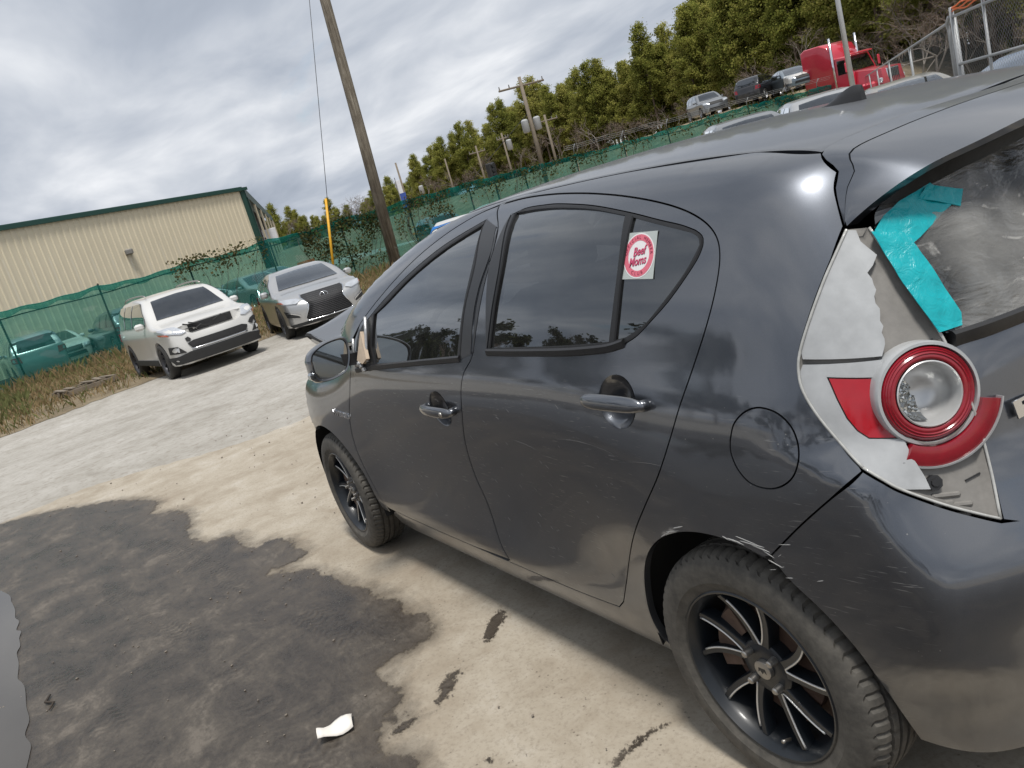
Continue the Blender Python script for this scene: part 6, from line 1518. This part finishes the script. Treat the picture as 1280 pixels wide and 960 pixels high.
mb = MB(); mb.tube([(0, 0, 0), (0, 0, 2.4)], .05, 8); mb.build('post', 'wire', sg); mb = MB(); mb.rbox((0, 0, 2.78), (.42, .40, .80), .05); hd = mb.build('housing', 'wire', sg)
for k in range(3): m = MB(); m.tube([(-.2, 0, 2.52+.26*k), (-.34, 0, 2.50+.26*k)], .11, 10); m.build('visor', 'wire', hd)
fg = empty('feather_flag', (52.8, -24.3, 0)); tag(fg, 'blue and white feather flag beyond the fence', 'flag'); plain('flag_blue', (.05, .10, .38), .6, var=.3); plain('flag_white', (.75, .76, .8), .6)
mb = MB(); mb.tube([(0, 0, 0), (0, 0, 4.6)], .03, 6); mb.build('pole', 'steel_pole', fg); mb = MB(); mb.rbox((0, -.25, 2.9), (.03, .5, 1.1), .01); mb.build('lower_cloth', 'flag_blue', fg); mb = MB(); mb.rbox((0, -.18, 3.9), (.03, .36, .95), .01); mb.build('upper_cloth', 'flag_white', fg)
bs_ = empty('barrier', (32.0, -9.2, -.28)); tag(bs_, 'orange red barrier panel seen through the green fence', 'barrier'); mb = MB(); mb.box((0, 0, 1.15), (.04, .75, .42)); mb.build('panel', 'orange_strap', bs_)
for s_ in (-.3, .3): m = MB(); m.tube([(0, s_, 0), (0, s_, 1.3)], .02, 6); m.build('leg', 'rusty_post', bs_)
ws_ = empty('white_sign', (62, -17.2, 0)); tag(ws_, 'small white sign by the far end of the beige building', 'sign'); mb = MB(); mb.rbox((0, 0, 3.3), (.1, 1.1, 1.0), .02); mb.build('panel', 'flag_white', ws_); m = MB(); m.tube([(0.1, 0, 0), (0.1, 0, 3.5)], .06, 6); m.build('post', 'steel_pole', ws_)

# ---- broken pallet in the grass and the litter in the foreground
pal = empty('broken_pallet', (21.2, .75, -.24), rad(100)); tag(pal, 'broken grey wooden pallet lying in the dry grass', 'pallet'); rp = random.Random(9)
for k in range(3): m = MB(); m.box((0, -.55+.55*k, .06), (1.25, .09, .10), Matrix.Rotation(rp.uniform(-.04, .04), 3, 'Z')); m.build('stringer', 'weathered_wood', pal)
for k in range(6):
    if k == 3: continue
    m = MB(); m.box((-.55+.22*k, rp.uniform(-.05, .05), .125+rp.uniform(0, .03)), (.10, 1.2*rp.uniform(.7, 1), .022), Matrix.Rotation(rp.uniform(-.12, .12), 3, 'Z')); m.build('slat', 'weathered_wood', pal)
plain('paper_white', (.78, .74, .68), .7, var=.06, scale=30)
me = bpy.data.meshes.new('paper_scrap'); gx = []; fs = []
for i in range(7):
    for j in range(6):
        u, v = i/6, j/5; x = -.055+.11*u; y = -.04+.08*v+.015*u; z = .012+.030*math.sin(math.pi*v*.9)*(.3+.7*u)+.010*math.sin(u*5+v*3); gx.append((x, y, z))
for i in range(6):
    for j in range(5): q = i*6+j; fs.append((q, q+1, q+7, q+6))
me.from_pydata(gx, [], fs); me.update(); me.polygons.foreach_set('use_smooth', [True]*len(fs)); pp = link('paper_scrap', me, 'paper_white'); pp.location = (1.215, 1.495, .008); pp.rotation_euler = (0, 0, rad(70)); tag(pp, 'curled white scrap of paper on the wet ground', 'paper'); sol = pp.modifiers.new('s', 'SOLIDIFY'); sol.thickness = .0008
plain('stone', (.20, .17, .14), .9, var=.4, scale=30); plain('stick', (.05, .038, .028), .9, var=.3)
rs_ = random.Random(21)
def pebble(r, seed):
    q = random.Random(seed); bm = bmesh.new(); bmesh.ops.create_icosphere(bm, subdivisions=1, radius=r)
    for v in bm.verts: v.co *= q.uniform(.7, 1.15); v.co.z *= .6
    me = bpy.data.meshes.new('pebble'); bm.to_mesh(me); bm.free(); return me
pm_ = [pebble(.006, 1), pebble(.009, 2), pebble(.005, 3)]
V = []; F_ = []
for i in range(420):
    x = rs_.uniform(.2, 7); y = rs_.uniform(.9, 3) if x < 3 else rs_.uniform(-.3, 3.5)
    me = rs_.choice(pm_); k = rs_.uniform(.25, 1.0)*(1 if x < 3 else 1.1); o_ = len(V); V += [(x+v.co.x*k, y+v.co.y*k, .011+v.co.z*k) for v in me.vertices]; F_ += [tuple(j+o_ for j in p.vertices) for p in me.polygons]
mb = MB(); mb.add(V, F_); o = mb.build('loose_grit', 'stone', smooth=True); tag(o, 'loose grit and pebbles scattered over the concrete and wet dirt', 'grit', kind='stuff')
mb = MB(); mb.tube([(2.62, 2.28, .018), (2.56, 2.30, .020), (2.52, 2.27, .02), (2.47, 2.29, .018)], [.004, .006, .005, .003], 6); o = mb.build('twig', 'stick', smooth=True); tag(o, 'short dark twig beside the puddle', 'twig')

# ================================================================== trees
def leaf_mats():
    for nm, stops, tr_ in (('pine_needles', [(.15, (.12, .145, .036)), (.40, (.24, .26, .060)), (.65, (.36, .35, .09)), (.92, (.48, .42, .15))], .45), ('oak_leaves', [(.2, (.018, .026, .010)), (.5, (.035, .045, .016)), (.8, (.07, .07, .03))], .2), ('vine_leaves', [(.2, (.05, .075, .028)), (.5, (.11, .11, .045)), (.8, (.19, .14, .07))], .4)):
        t = newmat(nm); r = t.n('ShaderNodeNewGeometry').outputs['Random Per Island']; ob = t.n('ShaderNodeObjectInfo').outputs['Random']
        oc = t.n('ShaderNodeTexCoord').outputs['Object']
        f = t.math('ADD', t.math('MULTIPLY', r, .45), t.math('ADD', t.math('MULTIPLY', ob, .25), t.math('MULTIPLY', t.noise(oc, .55, 3), .35)))
        c = t.ramp(f, stops)
        df = t.n('ShaderNodeBsdfDiffuse', {'Color': c}).outputs[0]; tl = t.n('ShaderNodeBsdfTranslucent', {'Color': c}).outputs[0]
        t.out(t.n('ShaderNodeMixShader', {0: tr_, 1: df, 2: tl}).outputs[0])
leaf_mats()
plain('bark', (.12, .088, .065), .9, var=.35, scale=8, bump=.5, bscale=20); plain('grey_bark', (.20, .175, .15), .9, var=.3, scale=6)
def cards(C, S, rng, asp=.45):
    """small leaf sprays: two crossed slim quads folded on random axes"""
    n = len(C); a = rng.normal(size=(n, 3)); a[:, 2] = a[:, 2]*.5+.15; a /= np.linalg.norm(a, axis=1)[:, None]
    b = np.cross(a, rng.normal(size=(n, 3))); b /= np.linalg.norm(b, axis=1)[:, None]+1e-9
    a = a*S[:, None]; b = b*(S*asp)[:, None]
    V = np.stack([C-a*.5, C-a*.1+b, C+a*.62, C-a*.1-b*1.1], 1).reshape(-1, 3); i = np.arange(n)*4
    return V, np.stack([i, i+1, i+2, i+3], 1)
def crown_mesh(V, F_, ctr):
    Q = V.reshape(-1, 4, 3); fn = np.cross(Q[:, 2]-Q[:, 0], Q[:, 3]-Q[:, 1]); fn /= np.linalg.norm(fn, axis=1)[:, None]+1e-9
    od = Q.mean(1)-ctr(Q.mean(1)); od /= np.linalg.norm(od, axis=1)[:, None]+1e-9; sg_ = (fn*od).sum(1) < 0; fn[sg_] *= -1; F2 = F_.copy(); F2[sg_] = F_[sg_][:, ::-1]
    n = od*.75+fn*.55+np.array([0, 0, .15]); n /= np.linalg.norm(n, axis=1)[:, None]
    me = bpy.data.meshes.new('crown'); me.from_pydata(V.tolist(), [], F2.tolist()); me.update(); me.polygons.foreach_set('use_smooth', [True]*len(F_))
    me.normals_split_custom_set_from_vertices(np.repeat(n, 4, 0).tolist()); return me
def pine(seed, H=16.5, bare=.35, lush=1.0):
    rng = np.random.default_rng(seed); mb = MB(); bend = rng.normal(0, .25, 2)
    tp = lambda z: np.array([bend[0]*(z/H)**2, bend[1]*(z/H)**2, z])
    mb.tube([tuple(tp(z)) for z in np.linspace(0, H*.97, 8)], [.22*(1-.9*u) for u in np.linspace(0, 1, 8)], 7)
    Cs_, Ss = [], []
    nb = int(68*lush)
    for k in range(nb):
        u = bare+(1-bare)*((k+rng.random())/nb); z = u*H; ln = (1-u)**.66*2.75*rng.uniform(.55, 1.2)*(.55+.9*min(1, (u-bare)*5))+.35
        az = rng.uniform(0, 2*math.pi); el = rad(rng.uniform(-12, 28)+(u-bare)*38); d = np.array([math.cos(az)*math.cos(el), math.sin(az)*math.cos(el), math.sin(el)])
        o = tp(z); tip = o+d*ln; mid = o+d*ln*.5+np.array([0, 0, -.1]); mb.tube([tuple(o), tuple(mid), tuple(tip)], [.05*(1.2-u), .03, .012], 4, cap=False)
        nt_ = int(5+ln*5)
        for q in range(nt_):
            f = rng.uniform(.35, 1.05); c = o+d*ln*f+rng.normal(0, .16, 3); m = 14; cl = c+rng.normal(0, .30, (m, 3))*np.array([1, 1, .75]); Cs_.append(cl); Ss.append(rng.uniform(.12, .28, m))
    V, F_ = cards(np.vstack(Cs_), np.concatenate(Ss), rng); return mb.mesh('trunk', smooth=True), crown_mesh(V, F_, lambda c: np.stack([0*c[:, 0], 0*c[:, 0], c[:, 2]-.4], 1))
def broad(seed, H=9.0, leaves=0, mat='oak_leaves'):
    rng = np.random.default_rng(seed); mb = MB(); tips = []
    def br(p, d, l, r, lv):
        q = p+d*l*.5+rng.normal(0, .05*l, 3); e = q+(d+rng.normal(0, .12, 3))*l*.5
        mb.tube([tuple(p), tuple(q), tuple(e)], [r, r*.8, r*.6], 5 if lv > 1 else 3, cap=False)
        if lv == 0: tips.append((p, e)); return
        for _ in range(rng.integers(2, 4) if lv > 1 else rng.integers(3, 5)):
            nd = d+rng.normal(0, .55, 3); nd[2] = nd[2]*.7+.22; nd /= np.linalg.norm(nd); br(e if rng.random() < .7 else q, nd, l*rng.uniform(.6, .85), r*.58, lv-1)
    br(np.zeros(3), np.array([0, 0, 1.0]), H*.30, H*.014, 4)
    tk = mb.mesh('trunk', smooth=True); T_ = np.array([e for p, e in tips]); rng2 = np.random.default_rng(seed+1)
    if leaves:
        C = np.vstack([e+(p-e)*rng2.random((leaves, 1))+rng2.normal(0, .22, (leaves, 3)) for p, e in tips]); V, F_ = cards(C, rng2.uniform(.16, .36, len(C)), rng2, .6)
    else:
        m = 9; p = np.repeat(np.array([a for a, b in tips]), m, 0); e = np.repeat(T_, m, 0); s = p+(e-p)*rng2.random((len(p), 1)); d = (e-p)/np.linalg.norm(e-p, axis=1)[:, None]+rng2.normal(0, .6, p.shape); t = s+d*rng2.uniform(.25, .7, (len(p), 1)); w_ = rng2.normal(0, .012, p.shape)
        V = np.stack([s-w_, s+w_, t], 1).reshape(-1, 3); i = np.arange(len(p))*3; F_ = np.stack([i, i+1, i+2], 1)
    cr = MB(); cr.v = V.tolist(); cr.f = F_.tolist(); return tk, cr.mesh('crown')
def plant(meshes, mats, loc_, k, rz, name, label, cat, group):
    o = empty(name, loc_, rz); o.scale = (k, k, k*random.uniform(.93, 1.08)); link('trunk', meshes[0], mats[0], o); link('crown', meshes[1], mats[1], o); tag(o, label, cat, group); return o
pines = [pine(1), pine(2, 17.5, .42, .95), pine(3, 15.5, .22, 1.15), pine(4, 16.5, .30, 1.1), pine(5, 14.5, .12, 1.25), pine(6, 13.0, .03, 1.3)]
bares = [broad(11, 9.5), broad(12, 8.5), broad(13, 10)]
oaks = [broad(31, 9, 26), broad(32, 8, 30), broad(33, 10, 24)]
random.seed(77)
cx, cy = CP[0], CP[1]
def az_of(px): # ground bearing seen at the horizon around image column px
    hx, hy = px, 257-(px-575)*.2913
    d = np.array([-CB[0], -CB[1], -CB[2]])*1014.63+np.array(CR)*(hx-640)-np.array(CU)*(hy-480); return math.atan2(d[1], d[0])
def at(px, dist): a = az_of(px); return cx+dist*math.cos(a), cy+dist*math.sin(a)
GP = 'pines in the wood beyond the fence'
for row, (dd, step_, k0) in enumerate(((0, 12, 1.0), (7, 13, 1.04), (16, 15, 1.10))):
    px = 535+row*5
    while px < 1420:
        dist = float(np.interp(px, [535, 600, 700, 800, 900, 1000, 1100, 1280, 1420], [150, 138, 122, 112, 102, 90, 80, 68, 60]))+dd+random.uniform(-3, 3)
        kk = float(np.interp(px, [535, 580, 640, 690, 720, 760, 850, 920, 1000, 1420], [.58, .64, .70, .80, .72, .70, .76, .84, 1.0, 1.05]))*k0*random.uniform(.84, 1.10)
        x, y = at(px+random.uniform(-4, 4), dist); z = 2.3 if (y < -45 and x > 30) else 0
        plant(random.choice(pines[:5] if row == 0 else pines[2:]), ('bark', 'pine_needles'), (x, y, z-.28), kk*.97, random.uniform(0, 6.28), 'pine_tree', 'green pine in the dense wood behind the parked row', 'tree', GP)
        px += step_*random.uniform(.75, 1.3)
px = 250
while px < 560:
    x, y = at(px, random.uniform(205, 235)); q = random.random()
    if q < .5: plant(random.choice(pines), ('bark', 'pine_needles'), (x, y, -.28), random.uniform(.55, .84), random.uniform(0, 6.28), 'pine_tree', 'distant pine in the tree line left of the wooden pole', 'tree', 'distant pines')
    else: plant(random.choice(bares), ('grey_bark', 'shrub_twigs'), (x, y, -.28), random.uniform(.95, 1.3), random.uniform(0, 6.28), 'bare_tree', 'distant leafless tree in the tree line left of the wooden pole', 'tree', 'distant bare trees')
    px += random.uniform(2.0, 4.4)
# leafless brush along the foot of the pines
px = 540
while px < 1400:
    dist = float(np.interp(px, [535, 700, 900, 1100, 1400], [135, 108, 88, 74, 58]))+random.uniform(-4, 2); x, y = at(px, dist); z = 2.3 if (y < -45 and x > 30) else 0
    plant(random.choice(bares), ('grey_bark', 'shrub_twigs'), (x, y, z), random.uniform(.35, .75), random.uniform(0, 6.28), 'bare_shrub', 'leafless brown shrub at the foot of the pine wood', 'shrub', 'brush below the pines'); px += random.uniform(11, 22)
for i, (px, dist, k) in enumerate(((1172, 58, .75), (1150, 64, .8))):
    x, y = at(px, dist); plant(bares[i], ('grey_bark', 'shrub_twigs'), (x, y, 0), k, i*2., 'bare_tree', ('pale leafless tree right of the red truck', 'thin leafless tree just behind the red truck')[i], 'tree', None)
# trees across the yard behind the photographer, seen mirrored in the glass
x = -40
while x < 95:
    y = random.uniform(34, 46); q = random.random()
    if q < .65: plant(random.choice(oaks), ('bark', 'oak_leaves'), (x, y, 0), random.uniform(1.0, 1.5), random.uniform(0, 6.28), 'leafy_tree', 'dark leafy tree across the yard mirrored in the side windows', 'tree', 'trees mirrored in the car glass')
    else: plant(random.choice(bares), ('bark', 'shrub_twigs'), (x, y, 0), random.uniform(1.0, 1.35), random.uniform(0, 6.28), 'leafless_tree', 'leafless tree across the yard mirrored in the side windows', 'tree', 'leafless trees mirrored in the car glass')
    x += random.uniform(2.2, 4.6)
# vines on the fence
def vine(name, y0, y1, z0, z1, n, label, mat='vine_leaves'):
    rng = np.random.default_rng(int(abs(y0*10))); C = np.stack([FX-.10+rng.normal(0, .05, n), rng.uniform(y1, y0, n), z0+(z1-z0)*rng.beta(2, 1.3, n)], 1)
    k = np.sin(C[:, 1]*3.1)*np.sin(C[:, 2]*4+C[:, 1])+rng.normal(0, .5, n); C = C[k > -.25]
    V, F_ = cards(C, rng.uniform(.045, .10, len(C)), rng, .6); e = empty(name, (FX-.1, (y0+y1)/2, 0)); tag(e, label, 'vine')
    m = MB(); m.v = V.tolist(); m.f = F_.tolist(); loc(m.build('foliage', mat, fix=False), e)
    s = MB()
    for _ in range(9):
        y = rng.uniform(y1, y0); s.tube([(FX-.09, y+.25*math.sin(z*2.2+y), z) for z in np.linspace(0, z1*rng.uniform(.7, 1), 7)], .009, 4)
    loc(s.build('stems', 'stick', smooth=True), e)['kind'] = 'stuff'
vine('fence_vine', -8.6, -12.0, .0, 2.4, 4200, 'leafy vine climbing the fence beside the yellow guy guard')
vine('fence_vine', -3.6, -7.2, 1.4, 2.45, 1100, 'sparse dead vine along the fence top over the white vehicle')
vine('fence_vine', -12.6, -15.5, .6, 2.5, 1500, 'dark vine on the fence right of the wooden pole')
vine('fence_vine', -16.0, -24.5, 1.4, 2.4, 1700, 'brown vine along the fence top before the transformer pole')
vine('fence_vine', -25.0, -40.0, 1.5, 2.4, 1500, 'brown vine along the fence top left of the bank cars')

scene.render.engine = 'CYCLES'
cy_ = scene.cycles; cy_.max_bounces = 8; cy_.diffuse_bounces = 2; cy_.glossy_bounces = 4; cy_.transparent_max_bounces = 16; cy_.transmission_bounces = 4
cy_.caustics_reflective = False; cy_.caustics_refractive = False; cy_.use_denoising = True
